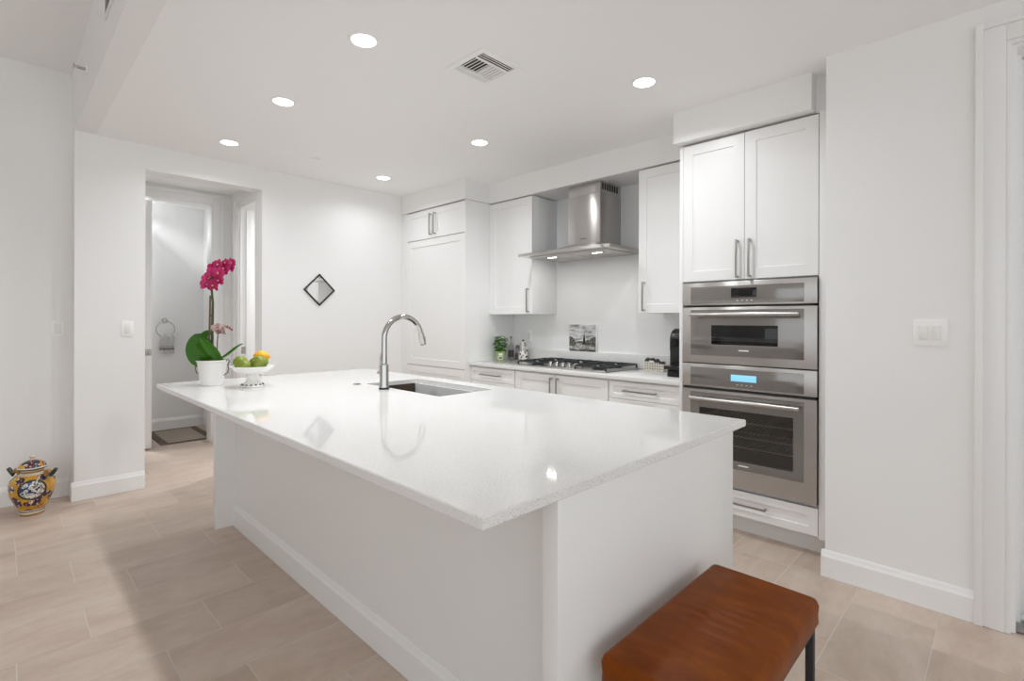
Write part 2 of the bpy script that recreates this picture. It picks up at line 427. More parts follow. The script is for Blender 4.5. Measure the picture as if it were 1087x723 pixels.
def slat(axis, c, lo, hi, tilt):
    mb = MB(); d = 0.0035 * tilt
    zt, zb = ZC - 0.0035, ZC - 0.0085
    if axis == 'y': pts = [(c - d, lo, zt), (c + d, lo, zb), (c + d + 0.0022, lo, zb), (c - d + 0.0022, lo, zt)]; v = (0, hi - lo, 0)
    else: pts = [(lo, c - d, zt), (lo, c + d, zb), (lo, c + d + 0.0022, zb), (lo, c - d + 0.0022, zt)]; v = (hi - lo, 0, 0)
    mb.prism(pts, v)
    if axis == 'y': mb.box(c + d - 0.0016, c + d + 0.0040, lo, hi, zb - 0.0008, zb)
    else: mb.box(lo, hi, c + d - 0.0016, c + d + 0.0040, zb - 0.0008, zb)
    return mb
for k in range(3): obj('slat', slat('y', ix1 - 0.013 - 0.0175 * k, iy0, iy1, 1), WHITEP, t)
for k in range(3): obj('slat', slat('y', ix0 + 0.009 + 0.0175 * k, iy0, iy1, -1), WHITEP, t)
mx0, mx1, my = ix0 + 0.055, ix1 - 0.055, (iy0 + iy1) / 2
obj('divider', MB().box(mx0 - 0.002, mx0, iy0, iy1, ZC - 0.013, ZC - 0.001).box(mx1, mx1 + 0.002, iy0, iy1, ZC - 0.013, ZC - 0.001).box(mx0, mx1, my - 0.001, my + 0.001, ZC - 0.013, ZC - 0.001), WHITEP, t)
for k in range(5): obj('slat', slat('x', iy0 + 0.011 + 0.0220 * k, mx0, mx1, -1), WHITEP, t)
for k in range(5): obj('slat', slat('x', iy1 - 0.014 - 0.0220 * k, mx0, mx1, 1), WHITEP, t)
mb = MB(); mb.lathe([(0, ZC - 0.009), (0.036, ZC - 0.009), (0.042, ZC - 0.006), (0.042, ZC - 0.003), (0.036, ZC - 0.0005), (0, ZC - 0.0005)], 0.61, -1.995, 28)
obj('ceiling_cover_cap', mb, WHITEP, None, 'small round white sprinkler cover on the ceiling above the mirror', 'sprinkler cover')
# sidewall sprinkler and supply grille on the bulkhead
t = thing('wall_sprinkler', (0.72, YE, 2.885), 'small chrome sprinkler head on the bulkhead at upper left', 'sprinkler')
mb = MB(); mb.cyl((0.72, YE - 0.0005, 2.885), (0.72, YE - 0.008, 2.885), 0.035, 20); obj('escutcheon', mb, WHITEP, t)
mb = MB(); mb.cyl((0.72, YE - 0.008, 2.885), (0.72, YE - 0.045, 2.885), 0.010, 12); mb.box(0.705, 0.735, YE - 0.06, YE - 0.045, 2.882, 2.888); mb.box(0.70, 0.74, YE - 0.066, YE - 0.06, 2.875, 2.897, 0.001)
obj('deflector', mb, CHROME, t)
t = thing('air_grille', (1.95, YE, 2.86), 'long narrow air grille on the bulkhead at the top edge', 'vent')
mb = MB(); mb.box(1.53, 2.40, YE - 0.010, YE - 0.0005, 2.856, 2.872, 0.001); mb.box(1.53, 2.40, YE - 0.010, YE - 0.0005, 3.02, 3.036, 0.001)
mb.box(1.53, 1.546, YE - 0.010, YE - 0.0005, 2.872, 3.02, 0.001); mb.box(2.384, 2.40, YE - 0.010, YE - 0.0005, 2.872, 3.02, 0.001); obj('frame', mb, WHITEP, t)
obj('duct_backing', box1(1.546, 2.384, YE - 0.002, YE - 0.0006, 2.872, 3.02), mat('vent_dark', (0.05, 0.045, 0.035), 0.8), t)
for k in range(9):
    z = 2.884 + k * 0.016
    obj('slat', MB().prism([(1.546, YE - 0.003, z), (1.546, YE - 0.009, z - 0.006), (1.546, YE - 0.009, z - 0.0045), (1.546, YE - 0.003, z + 0.0015)], (0.838, 0, 0)), WHITEP, t)

# ------------------------------------------------------------------ island
IX0, IX1, IY0, IY1, IZ = 0.992, 4.061, -3.190, -1.723, 0.914
t = thing('kitchen_island', (2.65, -2.4, 0), 'large white island base with end panels and a recessed seating side', 'island')
IU = IZ - 0.0295
obj('end_panel', box1(4.005, 4.055, -2.937, -1.842, 0.001, IU, 0.0015), ISL, t)
obj('end_panel', box1(1.242, 1.292, -2.937, -1.842, 0.001, IU, 0.0015), ISL, t)
mb = MB(); mb.box(1.292, 4.005, -2.821, -2.79, 0.001, IU); obj('back_panel', mb, ISL, t)
mb = MB(); mb.box(1.292, 4.005, -1.86, -1.842, 0.10, IU); mb.box(1.292, 4.005, -2.79, -1.86, 0.10, 0.12); mb.box(1.292, 4.005, -1.92, -1.90, 0.001, 0.10)
obj('carcass', mb, ISL, t)
prof = [(0, 0.001), (0.016, 0.001), (0.016, 0.106), (0.0135, 0.11), (0.008, 0.122), (0.0065, 0.132), (0.003, 0.137), (0, 0.137)]
mb = MB(); mb.prism([(1.292, -2.8212 - a, z) for a, z in prof], (2.713, 0, 0)); obj('baseboard_trim', mb, ISL, t)

SX0, SX1, SY0, SY1 = 1.892, 2.668, -2.240, -1.838
def ring_slab(x0, x1, y0, y1, z0, z1, hx0, hx1, hy0, hy1, b):
    mb = MB(); bm = mb.bm
    def rg(xa, xb, ya, yb, z): return [bm.verts.new(p) for p in ((xa, ya, z), (xb, ya, z), (xb, yb, z), (xa, yb, z))]
    r = [rg(hx0, hx1, hy0, hy1, z0), rg(x0 + b, x1 - b, y0 + b, y1 - b, z0), rg(x0, x1, y0, y1, z0 + b), rg(x0, x1, y0, y1, z1 - b),
         rg(x0 + b, x1 - b, y0 + b, y1 - b, z1), rg(hx0 - 0.002, hx1 + 0.002, hy0 - 0.002, hy1 + 0.002, z1), rg(hx0, hx1, hy0, hy1, z1 - 0.002)]
    r.append(r[0])
    for a, c in zip(r, r[1:]):
        for i in range(4): bm.faces.new([a[i], a[(i + 1) % 4], c[(i + 1) % 4], c[i]])
    return mb
obj('island_countertop', ring_slab(IX0, IX1, IY0, IY1, IZ - 0.029, IZ, SX0, SX1, SY0, SY1, 0.003), QUARTZ, None,
    'large white speckled quartz countertop of the island', 'countertop', smooth=False)
# undermount sink
t = thing('kitchen_sink', ((SX0 + SX1) / 2, (SY0 + SY1) / 2, IZ - 0.25), 'brown-grey stainless undermount sink set in the island countertop', 'sink')
mb = MB(); bm = mb.bm
def rr(x0, x1, y0, y1, z, r, n=5):
    out = []
    for cx, cy, a0 in ((x1 - r, y1 - r, 0), (x0 + r, y1 - r, 90), (x0 + r, y0 + r, 180), (x1 - r, y0 + r, 270)):
        for k in range(n + 1):
            a = math.radians(a0 + 90 * k / n); out.append(bm.verts.new((cx + r * math.cos(a), cy + r * math.sin(a), z)))
    return out
zt = IZ - 0.0297
rings = [rr(SX0 - 0.015, SX1 + 0.015, SY0 - 0.015, SY1 + 0.015, zt, 0.03), rr(SX0 + 0.001, SX1 - 0.001, SY0 + 0.001, SY1 - 0.001, zt, 0.02), rr(SX0 + 0.003, SX1 - 0.003, SY0 + 0.003, SY1 - 0.003, zt - 0.19, 0.02),
         rr(SX0 + 0.015, SX1 - 0.015, SY0 + 0.015, SY1 - 0.015, zt - 0.205, 0.02), rr(SX0 + 0.3, SX1 - 0.3, SY0 + 0.15, SY1 - 0.15, zt - 0.21, 0.02)]
for a, c in zip(rings, rings[1:]):
    for i in range(len(a)): bm.faces.new([a[i], a[(i + 1) % len(a)], c[(i + 1) % len(a)], c[i]])
bm.faces.new(rings[-1])
obj('basin', mb, SINKS, t, recalc=False)
mb = MB(); mb.lathe([(0, zt - 0.207), (0.035, zt - 0.206), (0.045, zt - 0.205), (0.045, zt - 0.2095)], (SX0 + SX1) / 2, (SY0 + SY1) / 2, 24); obj('drain', mb, CHROME, t)

# faucet
fx, fy = 2.21, -2.297
t = thing('kitchen_faucet', (fx, fy, IZ), 'tall chrome gooseneck faucet beside the island sink', 'faucet')
mb = MB(); mb.lathe([(0, IZ + 0.0003), (0.031, IZ + 0.0003), (0.031, IZ + 0.010), (0.028, IZ + 0.012), (0, IZ + 0.012)], fx, fy, 32); obj('base_ring', mb, BLACK, t, label='black base ring')
mb = MB(); mb.lathe([(0.0285, IZ + 0.012), (0.0285, IZ + 0.018), (0.0265, IZ + 0.024), (0.0255, IZ + 0.142), (0.024, IZ + 0.147), (0.018, IZ + 0.150)], fx, fy, 32); obj('body', mb, CHROME, t)
R_, zc_ = 0.131, 1.211
path = [(fx, fy, IZ + 0.145), (fx, fy, 1.10), (fx, fy, 1.17)]
for k in range(0, 27):
    a = math.radians(180 - 165 * k / 26); path.append((fx, fy + R_ + R_ * math.cos(a), zc_ + R_ * math.sin(a)))
e = Vector(path[-1]); dr = Vector((0, math.sin(math.radians(15)), -math.cos(math.radians(15))))
mb = MB(); mb.tube(path, 0.0165, 20); obj('spout', mb, CHROME, t)
mb = MB(); mb.tube([e, e + dr * 0.004, e + dr * 0.006, e + dr * 0.03, e + dr * 0.074, e + dr * 0.076], [0.0165, 0.0165, 0.0185, 0.019, 0.0205, 0.019], 20); sh = obj('spray_head', mb, CHROME, t)
mb = MB(); mb.tube([e + dr * 0.076, e + dr * 0.080], [0.018, 0.016], 20); obj('outlet', mb, BLACK, sh, label='dark rubber spray face')
nb = Vector((0, math.cos(math.radians(15)), math.sin(math.radians(15))))
mb = MB(); mb.ball(e + dr * 0.045 + nb * 0.019, 0.010, (0.8, 0.5, 1.9), 12, rot=Matrix.Rotation(math.radians(15), 4, 'X')); obj('spray_button', mb, BLACK, sh, label='dark oval button')
mb = MB(); mb.cyl((fx - 0.02, fy, 1.005), (fx - 0.058, fy, 1.005), 0.013, 16); mb.ball((fx - 0.058, fy, 1.005), 0.0135, (0.6, 1, 1), 12)
mb.tube([(fx - 0.05, fy, 1.008), (fx - 0.047, fy - 0.002, 1.04), (fx - 0.036, fy - 0.004, 1.09), (fx - 0.026, fy - 0.004, 1.125)], [0.006, 0.0055, 0.005, 0.0042], 10)
obj('lever_handle', mb, CHROME, t)
mb = MB(); mb.lathe([(0, IZ + 0.0075), (0.013, IZ + 0.007), (0.015, IZ + 0.0045), (0.023, IZ + 0.004), (0.025, IZ + 0.0003), (0, IZ + 0.0003)], 1.894, -2.30, 28)
obj('air_switch_button', mb, CHROME, None, 'flat chrome push button on the countertop left of the faucet', 'button')

# ------------------------------------------------------------------ refrigerator wall
FY = -0.735
t = thing('refrigerator', (0.6, -0.4, 0), 'tall built-in refrigerator behind white cabinet panels', 'refrigerator')
obj('carcass', box1(0.118, 1.082, FY + 0.022, YB - 0.0005, 0.10, 2.168), CAB, t)
obj('side_panel', box1(1.086, 1.098, FY, YB - 0.0005, 0.001, 2.490, 0.001), CAB, t)
obj('filler_strip', box1(0.0015, 0.114, FY + 0.004, FY + 0.024, 0.001, 2.490), CAB, t)
obj('door', shaker(0.119, 1.083, 0.842, 2.168, FY, 0.068), CAB, t)
obj('freezer_drawer', shaker(0.119, 1.083, 0.11, 0.834, FY, 0.068), CAB, t)
obj('toe_kick', box1(0.118, 1.082, FY + 0.08, FY + 0.095, 0.001, 0.10), CAB, t)
t = thing('wall_cabinet', (0.6, -0.4, 2.172), 'wide low white cabinet with two doors above the refrigerator', 'cabinet')
obj('carcass', box1(0.118, 1.082, FY + 0.022, YB - 0.0005, 2.172, 2.484), CAB, t)
for xa, xb, hx in ((0.119, 0.585, 0.550), (0.588, 1.083, 0.622)):
    dd = obj('door', shaker(xa, xb, 2.176, 2.480, FY, 0.062), CAB, t)
    obj('handle', bar_handle((hx, 2.318), 0.225, True, FY), NICKEL, dd)

# wall cabinets beside the hood
UY = -0.424
t = thing('wall_cabinet', (1.39, -0.25, 1.38), 'white wall cabinet left of the range hood', 'cabinet')
obj('carcass', box1(1.0995, 1.680, UY + 0.021, YB - 0.0005, 1.380, 2.482, 0.001), CAB, t)
dd = obj('door', shaker(1.122, 1.680, 1.380, 2.478, UY, 0.066), CAB, t); obj('handle', bar_handle((1.640, 1.508), 0.225, True, UY), NICKEL, dd)
obj('filler_strip', box1(1.0995, 1.119, UY + 0.003, UY + 0.02, 1.380, 2.478), CAB, t)
t = thing('wall_cabinet', (3.02, -0.25, 1.38), 'white wall cabinet right of the range hood', 'cabinet')
obj('carcass', box1(2.795, 3.258, UY + 0.021, YB - 0.0005, 1.380, 2.482, 0.001), CAB, t)
dd = obj('door', shaker(2.795, 3.256, 1.380, 2.478, UY, 0.066), CAB, t); obj('handle', bar_handle((2.845, 1.506), 0.225, True, UY), NICKEL, dd)

# base cabinets
BY = -0.665
def base_unit(x0, x1, label):
    t = thing('base_cabinet', ((x0 + x1) / 2, -0.36, 0), label, 'cabinet')
    obj('carcass', box1(x0, x1, BY + 0.021, YB - 0.0005, 0.10, 0.882), CAB, t)
    obj('toe_kick', box1(x0, x1, BY + 0.07, BY + 0.085, 0.001, 0.10), CAB, t)
    return t
t = base_unit(1.0995, 1.698, 'white drawer base cabinet between the refrigerator and the cooktop')
for za, zb in ((0.745, 0.872), (0.43, 0.741), (0.11, 0.426)):
    dd = obj('drawer', shaker(1.104, 1.694, za, zb, BY, 0.036 if zb > 0.8 else 0.062), CAB, t); obj('handle', bar_handle((1.385, (za + zb) / 2), 0.26, False, BY), NICKEL, dd)
t = base_unit(1.700, 2.682, 'white two-door base cabinet under the cooktop')
for xa, xb, hx in ((1.704, 2.163, 2.130), (2.166, 2.678, 2.197)):
    dd = obj('door', shaker(xa, xb, 0.11, 0.872, BY, 0.062), CAB, t); obj('handle', bar_handle((hx, 0.735), 0.225, True, BY), NICKEL, dd)
t = base_unit(2.684, 3.258, 'white drawer base cabinet beside the oven tower')
for za, zb in ((0.745, 0.872), (0.43, 0.741), (0.11, 0.426)):
    dd = obj('drawer', shaker(2.688, 3.254, za, zb, BY, 0.036 if zb > 0.8 else 0.062), CAB, t); obj('handle', bar_handle((2.955, (za + zb) / 2), 0.26, False, BY), NICKEL, dd)
t = thing('kitchen_countertop', (2.18, -0.37, 0.8845), 'white quartz worktop along the kitchen back wall', 'countertop')
obj('slab', box1(1.0995, 3.259, -0.69, YB - 0.0005, 0.8845, 0.914, 0.0025), QUARTZ, t)
obj('upstand', box1(1.0995, 3.259, YB - 0.0205, YB - 0.0005, 0.9142, 1.032, 0.002), QUARTZ, t)

# ------------------------------------------------------------------ oven tower
OY = -0.69
t = thing('tall_cabinet', (3.68, -0.4, 0), 'tall white cabinet housing the two built-in ovens', 'cabinet')
mb = MB(); mb.box(3.261, 3.284, OY, YB - 0.0005, 0.10, 2.484, 0.001); mb.box(4.0815, 4.1565, OY + 0.004, OY + 0.03, 0.105, 2.490, 0.001); mb.box(4.0815, 4.10, OY + 0.03, YB - 0.0005, 0.10, 2.484)
mb.box(3.284, 4.0815, YB - 0.02, YB - 0.0005, 0.10, 2.484); mb.box(3.284, 4.0815, OY + 0.025, YB - 0.02, 1.572, 1.590); mb.box(3.284, 4.0815, OY + 0.025, YB - 0.02, 0.262, 0.282); mb.box(3.284, 4.0815, OY + 0.025, YB - 0.02, 2.466, 2.484)
obj('carcass', mb, CAB, t)
obj('toe_kick', box1(3.261, 4.1565, OY + 0.085, OY + 0.10, 0.001, 0.10), CAB, t)
for xa, xb, hx in ((3.286, 3.679, 3.642), (3.682, 4.079, 3.716)):
    dd = obj('door', shaker(xa, xb, 1.578, 2.478, OY, 0.066), CAB, t); obj('handle', bar_handle((hx, 1.704), 0.235, True, OY), NICKEL, dd)
dd = obj('drawer', shaker(3.286, 4.079, 0.118, 0.274, OY, 0.046), CAB, t); obj('handle', bar_handle((3.682, 0.200), 0.27, False, OY), NICKEL, dd)

def oven_handle(z, x0=3.362, x1=3.998):
    mb = MB(); yy = OY - 0.062
    mb.cyl((x0, yy, z), (x1, yy, z), 0.0135, 20)
    for xx in (x0 + 0.045, x1 - 0.045): mb.cyl((xx, yy, z), (xx, OY - 0.004, z), 0.010, 14)
    return mb
BODY = mat('oven_casing', (0.06, 0.058, 0.055), 0.6)
# speed oven
t = thing('speed_oven', (3.68, -0.4, 1.05), 'stainless upper oven with a small dark window and handle', 'oven')
obj('casing', box1(3.30, 4.065, OY + 0.02, -0.12, 1.052, 1.566), BODY, t)
p = obj('control_panel', box1(3.289, 4.077, OY - 0.012, OY + 0.018, 1.421, 1.568, 0.003), STEEL, t)
obj('glass_panel', box1(3.346, 4.012, OY - 0.0145, OY - 0.0121, 1.432, 1.540, 0.0008), OGLASS, p, label='smoked grey glass control strip')
obj('display', box1(3.607, 3.757, OY - 0.0160, OY - 0.0146, 1.466, 1.524, 0.0005), BGLASS, p, label='black display window')
mb = MB()
for k in range(4): mb.box(3.64 + k * 0.028, 3.65 + k * 0.028, OY - 0.0152, OY - 0.0146, 1.446, 1.449)
obj('touch_marks', mb, WHITEP, p)
d = obj('door', box1(3.289, 4.077, OY - 0.012, OY + 0.018, 1.050, 1.409, 0.003), STEEL, t)
obj('glass_panel', box1(3.346, 4.012, OY - 0.0145, OY - 0.0121, 1.100, 1.392, 0.0008), OGLASS, d, label='smoked grey glass door face')
obj('window', box1(3.484, 3.876, OY - 0.0160, OY - 0.0146, 1.172, 1.294, 0.0005), BGLASS, d, label='black oven window')
obj('handle', oven_handle(1.362), STEEL, d)
obj('badge', box1(3.652, 3.712, OY - 0.0155, OY - 0.0146, 1.135, 1.142), WHITEP, d)
mb = MB()
for k in range(9): mb.box(3.30 + k * 0.086, 3.37 + k * 0.086, OY - 0.004, OY + 0.004, 1.411, 1.419)
obj('vent_slot', mb, GAP, t)
# wall oven
t = thing('wall_oven', (3.68, -0.4, 0.29), 'stainless lower oven with a lit blue display and a wide glass door', 'oven')
mb = MB(); mb.box(3.30, 3.34, OY + 0.02, -0.12, 0.292, 1.044); mb.box(4.025, 4.065, OY + 0.02, -0.12, 0.292, 1.044); mb.box(3.34, 4.025, -0.16, -0.12, 0.292, 1.044)
mb.box(3.34, 4.025, OY + 0.02, -0.16, 0.292, 0.40); mb.box(3.34, 4.025, OY + 0.02, -0.16, 0.82, 1.044)
obj('casing', mb, BODY, t)
p = obj('control_panel', box1(3.289, 4.077, OY - 0.012, OY + 0.018, 0.896, 1.044, 0.003), STEEL, t)
obj('glass_panel', box1(3.346, 4.012, OY - 0.0145, OY - 0.0121, 0.908, 1.022, 0.0008), OGLASS, p, label='smoked grey glass control strip')
obj('display', box1(3.607, 3.757, OY - 0.0160, OY - 0.0146, 0.949, 0.989, 0.0005), CYAN, p, label='glowing light blue display')
mb = MB()
for k in range(4): mb.box(3.64 + k * 0.028, 3.65 + k * 0.028, OY - 0.0152, OY - 0.0146, 0.926, 0.929)
obj('touch_marks', mb, WHITEP, p)
mb = MB()
W0, W1, V0, V1 = 3.406, 3.958, 0.458, 0.766
for a in ((3.289, 4.077, 0.292, V0), (3.289, 4.077, V1, 0.880), (3.289, W0, V0, V1), (W1, 4.077, V0, V1)): mb.box(a[0], a[1], OY - 0.012, OY + 0.018, a[2], a[3], 0.0)
d = obj('door', mb, STEEL, t)
mb = MB()
for a in ((3.346, 4.012, 0.408, V0), (3.346, 4.012, V1, 0.862), (3.346, W0, V0, V1), (W1, 4.012, V0, V1)): mb.box(a[0], a[1], OY - 0.0145, OY - 0.0121, a[2], a[3])
obj('glass_panel', mb, OGLASS, d, label='smoked grey glass door face')
x = bpy.data.materials.new('tinted_window'); x.use_nodes = True; nt = x.node_tree; nt.nodes.clear()
o_ = nt.nodes.new('ShaderNodeOutputMaterial'); ms_ = nt.nodes.new('ShaderNodeMixShader'); tr_ = nt.nodes.new('ShaderNodeBsdfTransparent'); gl_ = nt.nodes.new('ShaderNodeBsdfGlossy'); fr_ = nt.nodes.new('ShaderNodeFresnel')
tr_.inputs[0].default_value = (0.72, 0.68, 0.63, 1); gl_.inputs['Roughness'].default_value = 0.02; fr_.inputs[0].default_value = 1.75
nt.links.new(fr_.outputs[0], ms_.inputs[0]); nt.links.new(tr_.outputs[0], ms_.inputs[1]); nt.links.new(gl_.outputs[0], ms_.inputs[2]); nt.links.new(ms_.outputs[0], o_.inputs[0])
obj('window', box1(W0, W1, OY - 0.0140, OY - 0.0115, V0, V1), x, d, label='dark tinted oven window')
obj('handle', oven_handle(0.826), STEEL, d)
obj('badge', box1(3.652, 3.712, OY - 0.0155, OY - 0.0146, 0.430, 0.437), WHITEP, d)
for z in (0.535, 0.60, 0.69):
    mb = MB(); mb.cyl((3.35, OY + 0.035, z), (4.015, OY + 0.035, z), 0.005, 8); mb.cyl((3.35, -0.2, z), (4.015, -0.2, z), 0.0035, 8)
    for k in range(24): mb.cyl((3.365 + k * 0.0275, OY + 0.036, z), (3.365 + k * 0.0275, -0.2, z), 0.002, 6)
    obj('rack', mb, mat('rack_wire', (0.85, 0.84, 0.82), 0.35), t, label='chrome wire oven rack')
obj('vent_slot', box1(3.30, 4.066, OY - 0.004, OY + 0.01, 0.884, 0.892), GAP, t)

# ------------------------------------------------------------------ range hood
t = thing('range_hood', (2.18, -0.35, 1.885), 'stainless steel chimney range hood above the cooktop', 'range hood')
hx0, hx1, hf, hb, z0, z1 = 1.700, 2.665, -0.628, YB - 0.0005, 1.888, 1.912
mb = MB(); bm = mb.bm; n = 12
def fe(k): u = k / n; return (hx0 + (hx1 - hx0) * u, hf - 0.018 * math.sin(math.pi * u))
bl = [(hx0, hb)] + [fe(k) for k in range(n + 1)] + [(hx1, hb)]
lo = [bm.verts.new((*p, z0)) for p in bl]; hi = [bm.verts.new((*p, z1)) for p in bl]
ch = [(2.061, hb)] + [(2.061 + (2.404 - 2.061) * k / n, -0.372) for k in range(n + 1)] + [(2.404, hb)]
md = [bm.verts.new((a * 0.45 + c * 0.55, (b * 0.45 + d_ * 0.55), z1 + 0.024)) for (a, b), (c, d_) in zip(bl, ch)]
tp = [bm.verts.new((*p, 1.977)) for p in ch]
for r0, r1 in ((lo, hi), (hi, md), (md, tp)):
    for i in range(len(bl)): bm.faces.new([r0[i], r0[(i + 1) % len(bl)], r1[(i + 1) % len(bl)], r1[i]])
bm.faces.new(tp); bm.faces.new(lo[::-1])
cn = obj('canopy', mb, STEEL, t)
mb = MB()
mb.box(1.78, 2.175, -0.56, -0.14, z0 - 0.006, z0 - 0.0003, 0.002); mb.box(2.19, 2.585, -0.56, -0.14, z0 - 0.006, z0 - 0.0003, 0.002)
obj('grease_filter', mb, STEEL, cn)
for lx in (1.936, 2.416):
    mb = MB(); mb.box(lx - 0.06, lx + 0.06, -0.455, -0.415, z0 - 0.0085, z0 - 0.0062, 0.0008)
    lp = obj('light_bar', mb, STEEL, cn)
    mb = MB()
    for k in (-1, 0, 1): mb.lathe([(0, z0 - 0.0098), (0.012, z0 - 0.0098), (0.012, z0 - 0.0088), (0, z0 - 0.0088)], lx + k * 0.034, -0.435, 14)
    obj('led', mb, LED, lp, label='white glowing spot')
for lx in (1.936, 2.416):
    for k in (-1, 0, 1):
        l = bpy.data.lights.new('hood_lamp', 'AREA'); l.shape = 'DISK'; l.size = 0.018; l.energy = HOODW / 3; l.color = (1, 0.98, 0.95)
        o = bpy.data.objects.new('hood_lamp', l); C.objects.link(o); o.parent = t; o.location = Vector((lx + k * 0.034, -0.435, z0 - 0.0105)) - ORG[t.name]
mb = MB(); mb.box(2.061, 2.404, -0.372, hb, 1.977, 2.40, 0.003); obj('chimney', mb, STEEL, t)
mb = MB(); mb.box(2.064, 2.401, -0.369, hb, 2.40, 2.4935, 0.002); sl = obj('upper_sleeve', mb, STEEL, t)
mb = MB()
for k in range(7): mb.box(2.4012, 2.4022, -0.345 + k * 0.036, -0.322 + k * 0.036, 2.425, 2.480)
obj('vent_slot', mb, GAP, sl)
obj('badge', box1(2.20, 2.262, -0.3745, -0.3722, 2.018, 2.028), mat('badge_grey', (0.25, 0.25, 0.25), 0.3, 0.6), t)
mb = MB(); mb.cyl((2.60, -0.634, 1.900), (2.60, -0.648, 1.900), 0.008, 12); obj('control_knob', mb, CHROME, t)

# ------------------------------------------------------------------ gas cooktop
KX0, KX1, KY0, KY1, KZ = 1.642, 2.619, -0.600, -0.100, 0.9145
t = thing('gas_cooktop', (2.13, -0.35, KZ), 'stainless gas cooktop with black cast iron grates', 'cooktop')
obj('tray', box1(KX0, KX1, KY0, KY1, KZ, KZ + 0.010, 0.004), STEEL, t)
zt = KZ + 0.010
burners = [(1.80, -0.48), (1.80, -0.22), (2.13, -0.27), (2.46, -0.48), (2.46, -0.22)]
for bx, by in burners:
    mb = MB(); mb.lathe([(0.05, zt), (0.05, zt + 0.008), (0.036, zt + 0.010), (0.036, zt + 0.016), (0.03, zt + 0.019), (0, zt + 0.019)], bx, by, 24); obj('burner', mb, IRON, t)
def grate(x0, x1, y0, y1, cs):
    mb = MB(); za, zb = zt + 0.022, zt + 0.036; h = 0.006
    for yy in (y0, y1): mb.box(x0, x1, yy - h, yy + h, za, zb, 0.002)
    for xx in (x0, x1): mb.box(xx - h, xx + h, y0, y1, za, zb, 0.002)
    for cx, cy in cs:
        for a in range(4):
            dx, dy = ((1, 0), (-1, 0), (0, 1), (0, -1))[a]
            ex = (x1 if dx > 0 else x0) if dx else cx; ey = (y1 if dy > 0 else y0) if dy else cy
            if len(cs) > 1 and dy: ey = max(min(ey, cy + 0.125), cy - 0.125)
            mb.box(min(cx + dx * 0.025, ex) - (h if dy else 0), max(cx + dx * 0.025, ex) + (h if dy else 0), min(cy + dy * 0.025, ey) - (h if dx else 0), max(cy + dy * 0.025, ey) + (h if dx else 0), za, zb + 0.003, 0.0015)
    if len(cs) > 1: mb.box(x0, x1, (y0 + y1) / 2 - h, (y0 + y1) / 2 + h, za, zb)
    for xx in (x0, x1):
        for yy in (y0, y1): mb.box(xx - h, xx + h, yy - h, yy + h, zt + 0.0003, za)
    return mb
obj('grate', grate(1.662, 1.955, KY0 + 0.02, KY1 - 0.02, burners[:2]), IRON, t, label='black cast iron grate')
obj('grate', grate(1.985, 2.275, -0.44, KY1 - 0.02, burners[2:3]), IRON, t, label='black cast iron grate')
obj('grate', grate(2.305, 2.600, KY0 + 0.02, KY1 - 0.02, burners[3:]), IRON, t, label='black cast iron grate')
for k in range(5):
    kx = 1.995 + k * 0.069
    mb = MB(); mb.lathe([(0.024, zt + 0.0003), (0.024, zt + 0.006), (0.019, zt + 0.008), (0.0175, zt + 0.034), (0.015, zt + 0.037), (0, zt + 0.037)], kx, -0.525, 20)
    mb.box(kx - 0.003, kx + 0.003, -0.541, -0.509, zt + 0.0365, zt + 0.041, 0.001); obj('knob', mb, CHROME, t, label='polished metal knob')

# ------------------------------------------------------------------ things on the back worktop
CT = 0.9143
# photo tile leaning on the wall
def art_sky():
    x = mat('print_sky', (0.6, 0.6, 0.6), 0.4); nt, b = nodes(x)
    n1 = N(nt, 'ShaderNodeTexNoise', Scale=11.0, Detail=6.0, Roughness=0.6, Distortion=0.6); nt.links.new(coords(nt, (0.8, 1, 3.2)), n1.inputs['Vector'])
    nt.links.new(ramp(nt, n1.outputs['Fac'], [(0.33, (0.20, 0.20, 0.20)), (0.46, (0.55, 0.55, 0.55)), (0.6, (0.80, 0.80, 0.79))]), b.inputs['Base Color']); return x
def art_tree(name, lo, mid, hi, sc):
    x = mat(name, mid, 0.4); nt, b = nodes(x)
    n1 = N(nt, 'ShaderNodeTexNoise', Scale=sc, Detail=5.0, Roughness=0.7); nt.links.new(coords(nt), n1.inputs['Vector'])
    nt.links.new(ramp(nt, n1.outputs['Fac'], [(0.36, lo), (0.5, mid), (0.66, hi)]), b.inputs['Base Color']); return x
t = thing('picture_tile', (2.007, -0.075, 1.033), 'small square picture tile of a church spire over water, above the cooktop', 'picture')
ax0, ax1, az0, az1 = 1.848, 2.166, 1.0335, 1.282
obj('tile', box1(ax0, ax1, -0.0735, -0.0615, az0, az1, 0.001), WHITEC, t)
def flat(pts, mt, lay):
    mb = MB(); yy = -0.0738 - lay * 0.0003
    mb.face([(ax0 + u * (ax1 - ax0), yy, az0 + v * (az1 - az0)) for u, v in pts], mt); return mb
mb = flat([(0.0, 0.0), (0.955, 0), (0.955, 1), (0.0, 1)], art_sky(), 0)
def addf(pts, mt, lay):
    yy = -0.0738 - lay * 0.0003
    mb.face([(ax0 + u * (ax1 - ax0), yy, az0 + v * (az1 - az0)) for u, v in pts], mt)
TR = art_tree('print_trees', (0.015, 0.015, 0.012), (0.09, 0.085, 0.065), (0.42, 0.40, 0.34), 60)
WA = art_tree('print_water', (0.10, 0.10, 0.09), (0.45, 0.45, 0.43), (0.75, 0.75, 0.73), 40)
DK = mat('print_dark', (0.02, 0.02, 0.022), 0.4)
addf([(0, 0), (0.955, 0), (0.955, 0.33), (0, 0.33)], WA, 1)
addf([(0, 0.18), (0.2, 0.18), (0.27, 0.26), (0.24, 0.36), (0.2, 0.42), (0.14, 0.50), (0.06, 0.55), (0, 0.54)], TR, 2)
